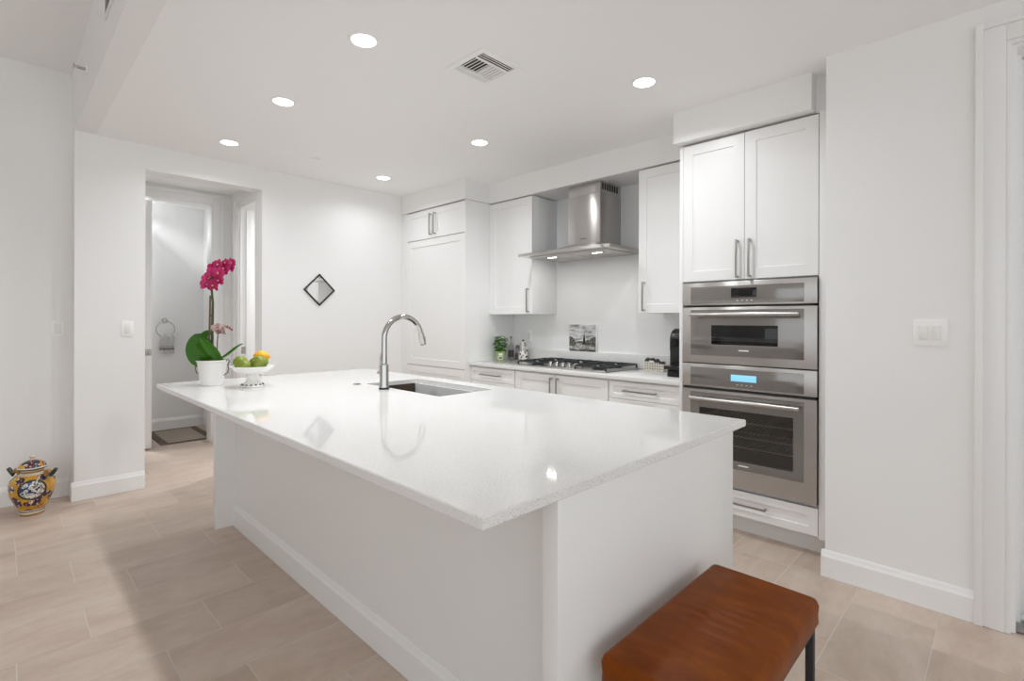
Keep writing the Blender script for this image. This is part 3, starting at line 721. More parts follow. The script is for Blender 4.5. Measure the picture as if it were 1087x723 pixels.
addf([(0.47, 0.24), (0.955, 0.18), (0.955, 0.56), (0.88, 0.55), (0.80, 0.5), (0.72, 0.42), (0.66, 0.45), (0.6, 0.38), (0.47, 0.36)], TR, 2)
addf([(0.26, 0.30), (0.48, 0.30), (0.48, 0.385), (0.26, 0.36)], TR, 2)
addf([(0.50, 0.28), (0.59, 0.28), (0.585, 0.46), (0.575, 0.52), (0.558, 0.62), (0.548, 0.74), (0.538, 0.62), (0.52, 0.52), (0.505, 0.46)], DK, 3)
addf([(0, 0), (0.955, 0), (0.955, 0.07), (0.6, 0.10), (0.3, 0.05), (0, 0.08)], TR, 3)
obj('print', mb, DK, t, smooth=False, recalc=False, label='black and white townscape print')

# coffee machine
t = thing('coffee_machine', (3.12, -0.30, CT), 'tall black capsule coffee machine beside the oven tower', 'coffee machine')
mb = MB(); w2 = 0.070; cxm = 3.118
side = [(-0.12, CT), (-0.12, 1.20)]
for k in range(13):
    a = math.radians(90 * k / 12); side.append((-0.22 + 0.10 * math.cos(a), 1.18 + 0.083 * math.sin(a)))
for k in range(1, 13):
    a = math.radians(90 + 90 * k / 12); side.append((-0.34 + 0.085 * math.cos(a), 1.18 + 0.083 * math.sin(a)))
side += [(-0.425, 1.115), (-0.42, 1.105), (-0.42, CT)]
slices = []
for ux, sc in ((-w2, 0.90), (-w2 + 0.004, 0.955), (-w2 + 0.011, 0.99), (-w2 + 0.02, 1.0), (w2 - 0.02, 1.0), (w2 - 0.011, 0.99), (w2 - 0.004, 0.955), (w2, 0.90)):
    slices.append([mb.bm.verts.new((cxm + ux, -0.27 + (yy + 0.27) * sc, CT + (zz - CT) * (1 - (1 - sc) * 0.35))) for yy, zz in side])
for a_, b_2 in zip(slices, slices[1:]):
    for i_2 in range(len(side)): mb.bm.faces.new([a_[i_2], b_2[i_2], b_2[(i_2 + 1) % len(side)], a_[(i_2 + 1) % len(side)]])
mb.bm.faces.new(slices[0][::-1]); mb.bm.faces.new(slices[-1])
bd = obj('body', mb, BLACK, t)
mb = MB(); mb.cyl((cxm - 0.01, -0.4252, 1.160), (cxm - 0.01, -0.450, 1.160), 0.030, 24); mb.cyl((cxm - 0.01, -0.45, 1.160), (cxm - 0.01, -0.456, 1.160), 0.024, 24); obj('spout_head', mb, BGLASS, t, label='glossy round brewing head')
mb = MB(); mb.box(cxm - 0.06, cxm + 0.06, -0.47, -0.421, CT, CT + 0.05, 0.006); obj('base', mb, BLACK, t)
mb = MB(); mb.box(cxm - 0.066, cxm + 0.066, -0.51, -0.4205, CT + 0.055, CT + 0.082, 0.005); mb.box(cxm - 0.05, cxm + 0.05, -0.46, -0.4205, CT + 0.05, CT + 0.055); obj('cup_tray', mb, BLACK, t)
obj('badge', box1(cxm - 0.03, cxm + 0.01, -0.4188, -0.4164, 1.2195, 1.2235), mat('badge_grey', (0.5, 0.5, 0.5), 0.3, 0.6), t)

# row of miniature ceramic houses
CREAM = mat('house_glaze', (0.72, 0.69, 0.60), 0.3); ROOF = mat('house_roof', (0.03, 0.03, 0.035), 0.4); WINB = mat('house_window', (0.09, 0.08, 0.08), 0.3)
hl = ['miniature ceramic house at the cooktop end of the little row', 'second miniature ceramic house in the little row by the cooktop', 'third miniature ceramic house with a dark stepped gable', 'miniature ceramic house nearest the coffee machine']
for k in range(4):
    hxx = 2.735 + k * 0.043; wd = 0.020; h = (0.075, 0.085, 0.070, 0.062)[k]; yf, yr = -0.195, -0.155
    t = thing('miniature_house', (hxx, (yf + yr) / 2, CT), hl[k], 'ornament', 'miniature ceramic houses on the worktop')
    mb = MB(); mb.box(hxx - wd, hxx + wd, yf, yr, CT + 0.0003, CT + h, 0.001); obj('facade', mb, CREAM, t)
    mb = MB(); zz = CT + h + 0.0002
    if k % 2: mb.prism([(hxx - wd, yf, zz), (hxx + wd, yf, zz), (hxx + wd, yf, zz + 0.008), (hxx + wd * 0.6, yf, zz + 0.008), (hxx + wd * 0.6, yf, zz + 0.018), (hxx - wd * 0.6, yf, zz + 0.018), (hxx - wd * 0.6, yf, zz + 0.008), (hxx - wd, yf, zz + 0.008)], (0, yr - yf, 0))
    else: mb.prism([(hxx - wd, yf, zz), (hxx + wd, yf, zz), (hxx + wd * 0.5, yf, zz + 0.018), (hxx, yf, zz + 0.030), (hxx - wd * 0.5, yf, zz + 0.018)], (0, yr - yf, 0))
    obj('roof', mb, ROOF, t)
    for r in range(3):
        for c in (-1, 1):
            obj('window', box1(hxx + c * 0.0095 - 0.0045, hxx + c * 0.0095 + 0.0045, yf - 0.0012, yf - 0.0002, CT + 0.014 + r * 0.021, CT + 0.026 + r * 0.021), WINB, t)

# basil in a pot sleeve
LEAF = mat('basil_leaf', (0.055, 0.19, 0.016), 0.42)
px_, py_ = 1.212, -0.37
t = thing('potted_basil', (px_, py_, CT), 'bushy green basil plant in a small green sleeve on the worktop', 'plant')
SLV = mat('green_sleeve', (0.36, 0.44, 0.16), 0.35)
mb = MB(); mb.lathe([(0, CT + 0.0005), (0.038, CT + 0.0005), (0.040, CT + 0.004), (0.052, CT + 0.095), (0.054, CT + 0.10), (0.050, CT + 0.10), (0.046, CT + 0.085), (0, CT + 0.085)], px_, py_, 24); pt = obj('pot', mb, SLV, t)
nf = Vector((0.713, -0.701, 0)); mb = MB()
for a0, a1, za, zb, mt_ in ((-34, 34, 0.018, 0.047, WHITEC), (-24, 24, 0.025, 0.040, mat('label_green', (0.02, 0.09, 0.03), 0.4)), (-20, 26, 0.056, 0.078, WHITEC)):
    for k in range(8):
        aa, ab = math.radians(-45 + a0 + (a1 - a0) * k / 8), math.radians(-45 + a0 + (a1 - a0) * (k + 1) / 8)
        q = []
        for a, z in ((aa, za), (ab, za), (ab, zb), (aa, zb)):
            r = 0.0402 + 0.0128 * (z / 0.095) + (0.0012 if mt_ is not WHITEC else 0.0006); q.append((px_ + r * math.cos(a), py_ + r * math.sin(a), CT + z))
        mb.face(q, mt_)
obj('label', mb, WHITEC, pt, label='white and dark green paper label')
def leaf_mesh(mb, base, dirv, up, ln, wd, cup=0.25, nseg=6, mt=None, droop=0.3):
    dirv = Vector(dirv).normalized(); side = dirv.cross(Vector(up)).normalized(); nn = side.cross(dirv).normalized()
    k = mb.mi(mt); rows = []
    for i in range(nseg + 1):
        u = i / nseg; wv = wd * math.sin(math.pi * min(1, 0.06 + 0.94 * u) ** 0.8) * (1 if u < 1 else 0.05)
        c = Vector(base) + dirv * (ln * u) - nn * (droop * ln * u * u)
        rows.append([mb.bm.verts.new(c - side * wv + nn * cup * wv), mb.bm.verts.new(c), mb.bm.verts.new(c + side * wv + nn * cup * wv)])
    for a, b in zip(rows, rows[1:]):
        for j in range(2):
            f = mb.bm.faces.new([a[j], a[j + 1], b[j + 1], b[j]]); f.material_index = k
rnd = random.Random(3)
mb = MB()
for k in range(130):
    a = rnd.uniform(0, 2 * math.pi); zz = rnd.uniform(0.10, 0.25); rad = (0.076 * math.sin(math.pi * min(1, (zz - 0.06) / 0.23)) + 0.004) * rnd.uniform(0.5, 1)
    base = Vector((px_ + rad * 0.6 * math.cos(a), py_ + rad * 0.6 * math.sin(a), CT + zz)); dv = Vector((math.cos(a), math.sin(a), rnd.uniform(-0.1, 0.5)))
    leaf_mesh(mb, base, dv, (0, 0, 1), rnd.uniform(0.034, 0.05), rnd.uniform(0.014, 0.019), -0.3, 5, None, 0.5)
obj('foliage', mb, LEAF, t, recalc=False)
mb = MB()
for k in range(7):
    a = k * 0.9; mb.tube([(px_ + 0.012 * math.cos(a), py_ + 0.012 * math.sin(a), CT + 0.085), (px_ + 0.025 * math.cos(a), py_ + 0.025 * math.sin(a), CT + 0.18)], 0.002, 6)
obj('stem', mb, LEAF, t)

# bottles and figure beside the basil
GL = mat('clear_glass', (0.80, 0.82, 0.80), 0.04); nt, b = nodes(GL); b.inputs['Transmission Weight'].default_value = 0.9; b.inputs['IOR'].default_value = 1.2
t = thing('oil_bottle', (1.19, -0.20, CT), 'slim clear glass bottle with dark contents right behind the basil', 'bottle')
mb = MB(); mb.lathe([(0, CT + 0.0005), (0.027, CT + 0.001), (0.029, CT + 0.006), (0.028, CT + 0.14), (0.018, CT + 0.165), (0.011, CT + 0.18), (0.011, CT + 0.215), (0.013, CT + 0.218), (0, CT + 0.219)], 1.19, -0.20, 20); obj('glass', mb, GL, t)
mb = MB(); mb.lathe([(0.0294, CT + 0.03), (0.0294, CT + 0.10)], 1.19, -0.20, 20); obj('label', mb, mat('dark_label', (0.07, 0.05, 0.045), 0.5), t, label='dark paper label')
mb = MB(); mb.lathe([(0, CT + 0.2195), (0.012, CT + 0.2195), (0.012, CT + 0.24), (0, CT + 0.241)], 1.19, -0.20, 16); obj('stopper', mb, mat('cork', (0.32, 0.22, 0.15), 0.7), t)
t = thing('spice_grinder', (1.255, -0.17, CT), 'squat glass spice grinder with brown spices between bottle and decanter', 'grinder')
mb = MB(); mb.lathe([(0, CT + 0.0005), (0.024, CT + 0.001), (0.025, CT + 0.005), (0.023, CT + 0.10), (0.019, CT + 0.115), (0, CT + 0.115)], 1.255, -0.17, 18); obj('glass', mb, GL, t)
mb = MB(); mb.lathe([(0, CT + 0.006), (0.0215, CT + 0.006), (0.0205, CT + 0.07), (0, CT + 0.07)], 1.255, -0.17, 18); obj('spices', mb, mat('peppercorn', (0.16, 0.085, 0.055), 0.8), t, label='brown spices')
mb = MB(); mb.lathe([(0, CT + 0.1155), (0.020, CT + 0.1155), (0.021, CT + 0.145), (0.012, CT + 0.152), (0, CT + 0.153)], 1.255, -0.17, 18); obj('cap', mb, mat('grinder_cap', (0.22, 0.19, 0.17), 0.35, 0.5), t)
x = mat('delft_glaze', (0.8, 0.78, 0.74), 0.2); nt, b = nodes(x)
vz_ = N(nt, 'ShaderNodeTexVoronoi', Scale=38.0); nt.links.new(coords(nt), vz_.inputs['Vector'])
nt.links.new(ramp(nt, vz_.outputs['Distance'], [(0.0, (0.06, 0.05, 0.05)), (0.34, (0.10, 0.08, 0.08)), (0.42, (0.78, 0.76, 0.72)), (1, (0.82, 0.80, 0.76))]), b.inputs['Base Color'])
t = thing('ceramic_decanter', (1.325, -0.16, CT), 'small white ceramic decanter with dark painted pattern beside the cooktop', 'decanter')
fxc, fyc = 1.325, -0.16
mb = MB(); mb.lathe([(0, CT + 0.0005), (0.040, CT + 0.001), (0.048, CT + 0.012), (0.053, CT + 0.04), (0.050, CT + 0.065), (0.038, CT + 0.09), (0.022, CT + 0.112), (0.020, CT + 0.135), (0.027, CT + 0.155), (0.027, CT + 0.17), (0.016, CT + 0.185), (0.012, CT + 0.192), (0, CT + 0.193)], fxc, fyc, 24)
obj('body', mb, x, t)
mb = MB(); mb.ball((fxc, fyc, CT + 0.202), 0.013, (1, 1, 0.8), 14); obj('stopper', mb, mat('grinder_cap', (0.22, 0.19, 0.17), 0.35, 0.5), t)
mb = MB(); mb.tube([(fxc + 0.02, fyc, CT + 0.135), (fxc + 0.045, fyc, CT + 0.14), (fxc + 0.058, fyc, CT + 0.115), (fxc + 0.045, fyc, CT + 0.078)], 0.005, 8); obj('handle', mb, x, t)

# ------------------------------------------------------------------ switches, outlet
def rocker_plate(name, axis, at, nrm, c, z, n, label):
    """wall plate with n rockers; axis = direction along the wall"""
    t = thing(name, (c, at, z) if axis == 'x' else (at, c, z), label, 'light switch' if name == 'light_switch' else 'outlet')
    wd = 0.038 + 0.024 * (n - 1); hh = 0.060
    def bx(u0, u1, d0, d1, z0, z1, b):
        d0, d1 = at + nrm * d0, at + nrm * d1
        return box1(u0, u1, d0, d1, z0, z1, b) if axis == 'x' else box1(d0, d1, u0, u1, z0, z1, b)
    obj('plate', bx(c - wd, c + wd, 0.0005, 0.006, z - hh, z + hh, 0.002), WHITEP, t)
    for k in range(n):
        u = c + (k - (n - 1) / 2) * 0.048
        obj('rocker', bx(u - 0.0165, u + 0.0165, 0.0062, 0.0105, z - 0.033, z + 0.033, 0.0015), WHITEC, t)
    return t
rocker_plate('light_switch', 'y', 0.0, 1, -3.198, 1.249, 1, 'single white rocker switch on the wall left of the hallway opening')
rocker_plate('light_switch', 'y', -0.2, 1, -3.584, 1.250, 1, 'single white rocker switch on the shadowed wall above the painted jar')
rocker_plate('light_switch', 'x', -0.88, -1, 4.577, 1.270, 2, 'double white rocker switch on the right wall beside the ovens')
rocker_plate('wall_outlet', 'x', YB, -1, 1.318, 1.162, 1, 'faint white outlet plate on the backsplash left of the cooktop')

# ------------------------------------------------------------------ diamond mirror
my_, mz_, hr_ = -1.682, 1.615, 0.158
t = thing('diamond_mirror', (0.0, my_, mz_ - hr_), 'small diamond shaped mirror with a black frame on the left wall', 'mirror')
def dia(r, xx): return [(xx, my_ + r, mz_), (xx, my_, mz_ + r), (xx, my_ - r, mz_), (xx, my_, mz_ - r)]
mb = MB(); bm = mb.bm
rings = [[bm.verts.new(p) for p in dia(r, xx)] for r, xx in ((hr_, 0.0006), (hr_, 0.014), (hr_ - 0.018, 0.014), (hr_ - 0.018, 0.0006))]
rings.append(rings[0])
for a, c in zip(rings, rings[1:]):
    for i in range(4): bm.faces.new([a[i], a[(i + 1) % 4], c[(i + 1) % 4], c[i]])
obj('frame', mb, BLACKM, t, smooth=False)
pts = []
lim, rc = hr_ - 0.017, 0.118
for k in range(72):
    a = 2 * math.pi * k / 72; r = min(rc, lim / (abs(math.cos(a)) + abs(math.sin(a)))); pts.append((0.004, my_ + r * math.cos(a), mz_ + r * math.sin(a)))
mb = MB(); mb.prism(pts, (0.004, 0, 0)); obj('mirror_glass', mb, MIRROR, t, smooth=False)

# ------------------------------------------------------------------ orchid
ox, oy = 1.307, -2.962
CT2 = IZ + 0.0004
t = thing('potted_orchid', (ox, oy, CT2), 'magenta orchid with broad green leaves in a white pot', 'plant')
mb = MB(); mb.lathe([(0, CT2), (0.0581, CT2), (0.0616, CT2 + 0.004), (0.0827, CT2 + 0.146), (0.0880, CT2 + 0.150), (0.0880, CT2 + 0.157), (0.0827, CT2 + 0.157), (0.0783, CT2 + 0.14), (0, CT2 + 0.138)], ox, oy, 40)
pot = obj('pot', mb, WHITEC, t)
HND = mat('wire_handle', (0.16, 0.13, 0.11), 0.5, 0.4)
for s in (-1, 1):
    mb = MB(); pth = []
    for dx, dz in ((0.085, 0.150), (0.099, 0.163), (0.108, 0.150), (0.099, 0.128), (0.103, 0.10), (0.096, 0.078), (0.074, 0.062)):
        q = Vector((ox, oy, CT2 + dz)) + RGT * (s * dx); pth.append(q)
    mb.tube(pth, 0.0032, 8); obj('handle', mb, HND, pot, label='dark twisted wire handle')
SOIL = mat('moss', (0.07, 0.06, 0.025), 0.9)
mb = MB(); mb.lathe([(0.0785, CT2 + 0.1405), (0.065, CT2 + 0.156), (0.03, CT2 + 0.162), (0, CT2 + 0.163)], ox, oy, 24)
for k in range(26):
    a = rnd.uniform(0, 6.28); r = rnd.uniform(0, 0.068); mb.ball((ox + r * math.cos(a), oy + r * math.sin(a), CT2 + 0.157), rnd.uniform(0.008, 0.014), (1, 1, 0.6), 8)
obj('moss', mb, SOIL, t)
OL = mat('orchid_leaf', (0.07, 0.24, 0.012), 0.3)
def P3(u, v, d=0.0):
    """u to the right, v up, d away (metres) from the pot rim"""
    return Vector((ox, oy, CT2 + 0.157)) + RGT * u + UPV * v + FWD * d
def big_leaf(ctrl, wd, face, name_label=None, n=14):
    """leaf swept along control points, its face turned to 'face'"""
    mb = MB(); rows = []
    def bez(tt):
        p = [Vector(c) for c in ctrl]
        while len(p) > 1: p = [a.lerp(b, tt) for a, b in zip(p, p[1:])]
        return p[0]
    for i in range(n + 1):
        u = i / n; c = bez(u); tg = (bez(min(1, u + 0.02)) - bez(max(0, u - 0.02))).normalized()
        sd = tg.cross(Vector(face)).normalized(); nn = sd.cross(tg).normalized()
        wv = wd * (math.sin(math.pi * (0.10 + 0.90 * u)) ** 0.55 if u < 0.999 else 0.02)
        rows.append([c + sd * wv * q - nn * (abs(q) ** 1.5) * wv * -0.22 for q in (-1, -0.6, -0.12, 0, 0.12, 0.6, 1)])
        rows[-1][3] = rows[-1][3] - nn * wv * 0.05
    bm = mb.bm; V = [[bm.verts.new(p) for p in r] for r in rows]
    for a, b in zip(V, V[1:]):
        for j in range(6): bm.faces.new([a[j], a[j + 1], b[j + 1], b[j]])
    g_ = bmesh.ops.solidify(bm, geom=bm.faces[:], thickness=0.0018)
    return obj('leaf', mb, OL, t)
toc = -FWD
big_leaf([P3(0.03, 0.0, 0), P3(-0.06, -0.01, -0.05), P3(-0.075, 0.10, -0.06), P3(-0.035, 0.165, -0.05)], 0.072, toc + UPV * 0.15)
big_leaf([P3(-0.02, 0.0, 0.02), P3(-0.07, 0.10, 0.03), P3(-0.07, 0.17, 0.03), P3(-0.01, 0.16, 0.02)], 0.045, toc + UPV * 0.7)
big_leaf([P3(0.06, 0.0, -0.02), P3(0.055, 0.05, -0.06), P3(0.01, 0.10, -0.085), P3(-0.03, 0.145, -0.075)], 0.027, toc + RGT * 0.4 + UPV * 0.1)
big_leaf([P3(0.02, 0.0, 0.03), P3(0.10, 0.03, 0.03), P3(0.13, 0.085, 0.03), P3(0.185, 0.10, 0.02)], 0.015, UPV + toc * 0.9)
big_leaf([P3(0.0, 0.0, -0.04), P3(-0.01, 0.05, -0.08), P3(-0.03, 0.07, -0.09), P3(-0.05, 0.10, -0.085)], 0.034, toc + UPV * 0.3)
STEMM = mat('orchid_stem', (0.055, 0.065, 0.018), 0.5); STAKE = mat('orchid_stake', (0.12, 0.085, 0.05), 0.6)
spike = [P3(0.0, 0), P3(0.002, 0.2), P3(0.004, 0.36), P3(-0.006, 0.46), P3(0.0, 0.53), P3(0.03, 0.585), P3(0.07, 0.610), P3(0.105, 0.612)]
mb = MB(); mb.tube(spike, [0.0085, 0.0078, 0.007, 0.006, 0.005, 0.004, 0.003, 0.002], 10); obj('flower_stem', mb, STEMM, t)
mb = MB(); mb.tube([P3(-0.016, 0, -0.006), P3(-0.008, 0.40, -0.006)], 0.0055, 8); mb.cyl(P3(-0.006, 0.272, -0.003), P3(-0.005, 0.282, -0.003), 0.011, 10); obj('stake', mb, STAKE, t)
spike2 = [P3(0.03, 0), P3(0.032, 0.10), P3(0.036, 0.16), P3(0.036, 0.19), P3(0.055, 0.215), P3(0.09, 0.205), P3(0.12, 0.19)]
mb = MB(); mb.tube(spike2, [0.0035, 0.0035, 0.003, 0.003, 0.0025, 0.002, 0.002], 8); obj('flower_stem', mb, STAKE, t)
x = mat('orchid_magenta', (0.50, 0.010, 0.13), 0.45); MAG = x
DMAG = mat('orchid_lip', (0.30, 0.004, 0.07), 0.4); YEL = mat('orchid_throat', (0.75, 0.40, 0.20), 0.5)
PALE = mat('orchid_pale', (0.62, 0.45, 0.42), 0.55); PALED = mat('orchid_wilted', (0.28, 0.09, 0.10), 0.6)
def flower(c, face, up, r, m1, m2, m3):
    mb = MB(); f = Vector(face).normalized(); u0 = (Vector(up) - f * Vector(up).dot(f)).normalized(); s = f.cross(u0)
    def petal(ang, ln, wd, mt_, lift):
        d = u0 * math.cos(ang) + s * math.sin(ang); q = f.cross(d); rows = []; k = mb.mi(mt_)
        for i in range(6):
            v = i / 5; wv = wd * math.sin(math.pi * (0.12 + 0.80 * v)) ** 0.7; cc = c + d * (ln * (0.06 + 0.94 * v)) + f * (lift * math.sin(v * 2.4))
            rows.append([mb.bm.verts.new(cc - q * wv - f * wv * 0.25), mb.bm.verts.new(cc), mb.bm.verts.new(cc + q * wv - f * wv * 0.25)])
        for a, b in zip(rows, rows[1:]):
            for j in range(2): fa = mb.bm.faces.new([a[j], a[j + 1], b[j + 1], b[j]]); fa.material_index = k
    for a in (0, 2.3, -2.3): petal(a, r, r * 0.36, m1, r * 0.12)
    for a in (1.32, -1.32): petal(a, r * 1.02, r * 0.56, m1, r * 0.22)
    petal(math.pi, r * 0.5, r * 0.22, m2, r * 0.5)
    mb.ball(c + f * r * 0.16, r * 0.15, (1, 1, 1), 8, m3)
    return obj('flower', mb, m1, t, recalc=False)
fl = [(219, 302), (228, 303), (222, 294), (232, 298), (221, 296), (227, 289), (233, 290), (226, 284), (232, 281), (237, 285), (239, 279), (243, 283), (247, 279), (228, 296)]
for k, (fxp, fyp) in enumerate(fl):
    c = Vector((1.307, -2.963, 0)) + RGT * ((fxp - 225) * 0.00585) + UPV * (1.481 + (312 - fyp) * 0.00585) + FWD * rnd.uniform(-0.03, 0.02)
    f = toc + RGT * rnd.uniform(-0.55, 0.55) + UPV * rnd.uniform(-0.35, 0.3)
    flower(c, f, UPV + RGT * rnd.uniform(-0.3, 0.3), rnd.uniform(0.036, 0.044) * (0.8 if k in (12, 11, 10) else 1), MAG, DMAG, YEL)
for k, (u, v, r) in enumerate(((0.032, 0.20, 0.036), (0.045, 0.180, 0.030), (0.075, 0.175, 0.026), (0.068, 0.205, 0.022))):
    flower(P3(u, v, rnd.uniform(-0.01, 0.01)), toc * 0.6 + RGT * rnd.uniform(-0.8, 0.8) - UPV * 0.4, UPV, r, PALE, PALED, PALED)
mb = MB()
for u, v in ((0.095, 0.205), (0.11, 0.198), (0.122, 0.188)): mb.ball(P3(u, v), 0.007, (1, 1, 1.3), 8)
obj('bud', mb, PALED, t)

# ------------------------------------------------------------------ footed bowl and fruit
bx_, by_ = 1.552, -2.807
t = thing('footed_bowl', (bx_, by_, CT2), 'white footed ceramic bowl holding green and yellow fruit', 'bowl')
mb = MB(); mb.lathe([(0.0, CT2 + 0.074), (0.034, CT2 + 0.074), (0.065, CT2 + 0.080), (0.095, CT2 + 0.096), (0.115, CT2 + 0.115), (0.124, CT2 + 0.123), (0.126, CT2 + 0.126), (0.122, CT2 + 0.127), (0.110, CT2 + 0.119), (0.09, CT2 + 0.102), (0.06, CT2 + 0.088), (0.03, CT2 + 0.084), (0, CT2 + 0.083)], bx_, by_, 48); obj('dish', mb, WHITEC, t)
mb = MB(); mb.lathe([(0.0, CT2), (0.064, CT2), (0.067, CT2 + 0.004), (0.064, CT2 + 0.010), (0.054, CT2 + 0.018), (0.040, CT2 + 0.030), (0.033, CT2 + 0.048), (0.033, CT2 + 0.066), (0.036, CT2 + 0.0738), (0, CT2 + 0.0738)], bx_, by_, 40); ft = obj('foot', mb, WHITEC, t)
for k in range(14):
    a = 2 * math.pi * k / 14; mb = MB(); mb.ball((bx_ + 0.0585 * math.cos(a), by_ + 0.0585 * math.sin(a), CT2 + 0.0145), 0.0068, (1, 1, 0.8), 8); obj('pierced_hole', mb, mat('hole_dark', (0.12, 0.09, 0.07), 0.7), ft)
x = mat('lime_skin', (0.20, 0.30, 0.03), 0.35); nt, b = nodes(x)
n1 = N(nt, 'ShaderNodeTexNoise', Scale=14.0, Detail=3.0); nt.links.new(coords(nt), n1.inputs['Vector'])
nt.links.new(ramp(nt, n1.outputs['Fac'], [(0.3, (0.12, 0.19, 0.012)), (0.6, (0.24, 0.29, 0.03)), (0.8, (0.36, 0.36, 0.07))]), b.inputs['Base Color'])
LIME = x
x = mat('lemon_skin', (0.80, 0.42, 0.012), 0.38); nt, b = nodes(x)
n1 = N(nt, 'ShaderNodeTexNoise', Scale=9.0, Detail=2.0); nt.links.new(coords(nt), n1.inputs['Vector'])
nt.links.new(ramp(nt, n1.outputs['Fac'], [(0.35, (0.80, 0.33, 0.008)), (0.65, (0.86, 0.55, 0.02))]), b.inputs['Base Color'])
n2 = N(nt, 'ShaderNodeTexNoise', Scale=180.0); nt.links.new(coords(nt), n2.inputs['Vector']); bump(nt, b, n2.outputs['Fac'], 0.2, 0.001)
LEMON = x
def BP(u, v, d): return Vector((bx_, by_, CT2 + 0.123)) + RGT * u + UPV * v + FWD * d
def fruit(c, r, ax, el, mt_, nm, label, group, tip=0.0):
    mb = MB(); mb.ball((0, 0, 0), r, (1, 1, el), 20)
    for v in mb.bm.verts:
        if abs(v.co.z) > r * el * 0.86: v.co.z *= 1 + tip * (abs(v.co.z) / (r * el) - 0.86) / 0.14; 
    rot = UPV.rotation_difference(Vector(ax)).to_matrix().to_4x4(); mb.bm.transform(Matrix.Translation(c) @ rot)
    o = obj(nm, mb, mt_, None, label, 'fruit', group)
    return o
fruit(BP(-0.066, 0.026, -0.015), 0.040, RGT + UPV * 0.2, 1.04, LIME, 'lime', 'green lime at the orchid side of the footed bowl', 'limes in the footed bowl', 0.06)
fruit(BP(-0.018, 0.008, -0.055), 0.036, RGT - FWD * 0.3, 1.08, LIME, 'lime', 'small green lime at the front middle of the footed bowl', 'limes in the footed bowl', 0.06)
fruit(BP(0.060, 0.026, -0.024), 0.040, RGT + FWD * 0.4 + UPV * 0.1, 1.06, LIME, 'lime', 'green lime on the side of the bowl away from the orchid, under the lemon', 'limes in the footed bowl', 0.06)
fruit(BP(-0.006, 0.018, 0.046), 0.036, FWD, 1.05, LIME, 'lime', 'green lime hidden at the back of the footed bowl', 'limes in the footed bowl', 0.06)
fruit(BP(0.036, 0.058, 0.040), 0.036, RGT - UPV * 0.12, 1.22, LEMON, 'lemon', 'orange-yellow lemon on top of the limes in the bowl', None, 0.18)

# ------------------------------------------------------------------ painted jar on the floor
jx, jy = 0.10, -3.73
t = thing('ceramic_jar', (jx, jy, 0), 'yellow hand-painted ceramic jar with lid standing on the floor at left', 'jar')
def majolica(name, med):
    x = mat(name, (0.6, 0.33, 0.03), 0.18, coat=0.3); nt, b = nodes(x); v = coords(nt)
    vo = N(nt, 'ShaderNodeTexVoronoi', Scale=17.0, Randomness=0.85); nt.links.new(v, vo.inputs['Vector'])
    nz = N(nt, 'ShaderNodeTexNoise', Scale=55.0, Detail=3.0); nt.links.new(v, nz.inputs['Vector'])
    c_in = ramp(nt, nz.outputs['Fac'], [(0.38, (0.012, 0.018, 0.06)), (0.49, (0.02, 0.03, 0.09)), (0.53, (0.30, 0.06, 0.015)), (0.60, (0.75, 0.72, 0.62))], 'CONSTANT')
    ad = nt.nodes.new('ShaderNodeMath'); ad.operation = 'MULTIPLY_ADD'; ad.inputs[1].default_value = 0.22; nt.links.new(nz.outputs['Fac'], ad.inputs[0]); nt.links.new(vo.outputs['Distance'], ad.inputs[2])
    msk = ramp(nt, ad.outputs[0], [(0.0, (1, 1, 1)), (0.60, (1, 1, 1)), (0.62, (0, 0, 0))], 'LINEAR')
    n3 = N(nt, 'ShaderNodeTexNoise', Scale=18.0, Detail=4.0); nt.links.new(v, n3.inputs['Vector'])
    yel = ramp(nt, n3.outputs['Fac'], [(0.3, (0.46, 0.20, 0.012)), (0.55, (0.64, 0.36, 0.025)), (0.75, (0.72, 0.46, 0.06))])
    c = mix(nt, msk, yel, c_in)
    if med:
        sub = nt.nodes.new('ShaderNodeVectorMath'); sub.operation = 'SUBTRACT'; nt.links.new(v, sub.inputs[0])
        q = Vector((0, 0, 0.185)) + Vector((1, -0.035, 0)) * 0.118
        sub.inputs[1].default_value = q
        mul = nt.nodes.new('ShaderNodeVectorMath'); mul.operation = 'MULTIPLY'; nt.links.new(sub.outputs[0], mul.inputs[0]); mul.inputs[1].default_value = (1, 1, 1.12)
        ln = nt.nodes.new('ShaderNodeVectorMath'); ln.operation = 'LENGTH'; nt.links.new(mul.outputs[0], ln.inputs[0])
        n4 = N(nt, 'ShaderNodeTexNoise', Scale=26.0, Detail=2.0, Distortion=1.2); nt.links.new(v, n4.inputs['Vector'])
        inner = ramp(nt, n4.outputs['Fac'], [(0.0, (0.02, 0.03, 0.10)), (0.42, (0.05, 0.10, 0.22)), (0.47, (0.72, 0.70, 0.62)), (0.57, (0.06, 0.20, 0.12)), (0.62, (0.42, 0.10, 0.02))], 'CONSTANT')
        mk = ramp(nt, ln.outputs['Value'], [(0.0, (1, 1, 1)), (0.062, (1, 1, 1)), (0.064, (0, 0, 0))])
        rm = ramp(nt, ln.outputs['Value'], [(0.0, (1, 1, 1)), (0.074, (1, 1, 1)), (0.076, (0, 0, 0))])
        c = mix(nt, rm, c, (0.014, 0.02, 0.03)); c = mix(nt, mk, c, inner)
    nt.links.new(c, b.inputs['Base Color']); return x
MAJ = majolica('painted_glaze', True); MAJL = majolica('painted_lid_glaze', False)
CRM = mat('cream_glaze', (0.70, 0.62, 0.52), 0.22); DGR = mat('dark_green_glaze', (0.02, 0.045, 0.03), 0.2); OCH = mat('ochre_band', (0.42, 0.22, 0.05), 0.25)
mb = MB()
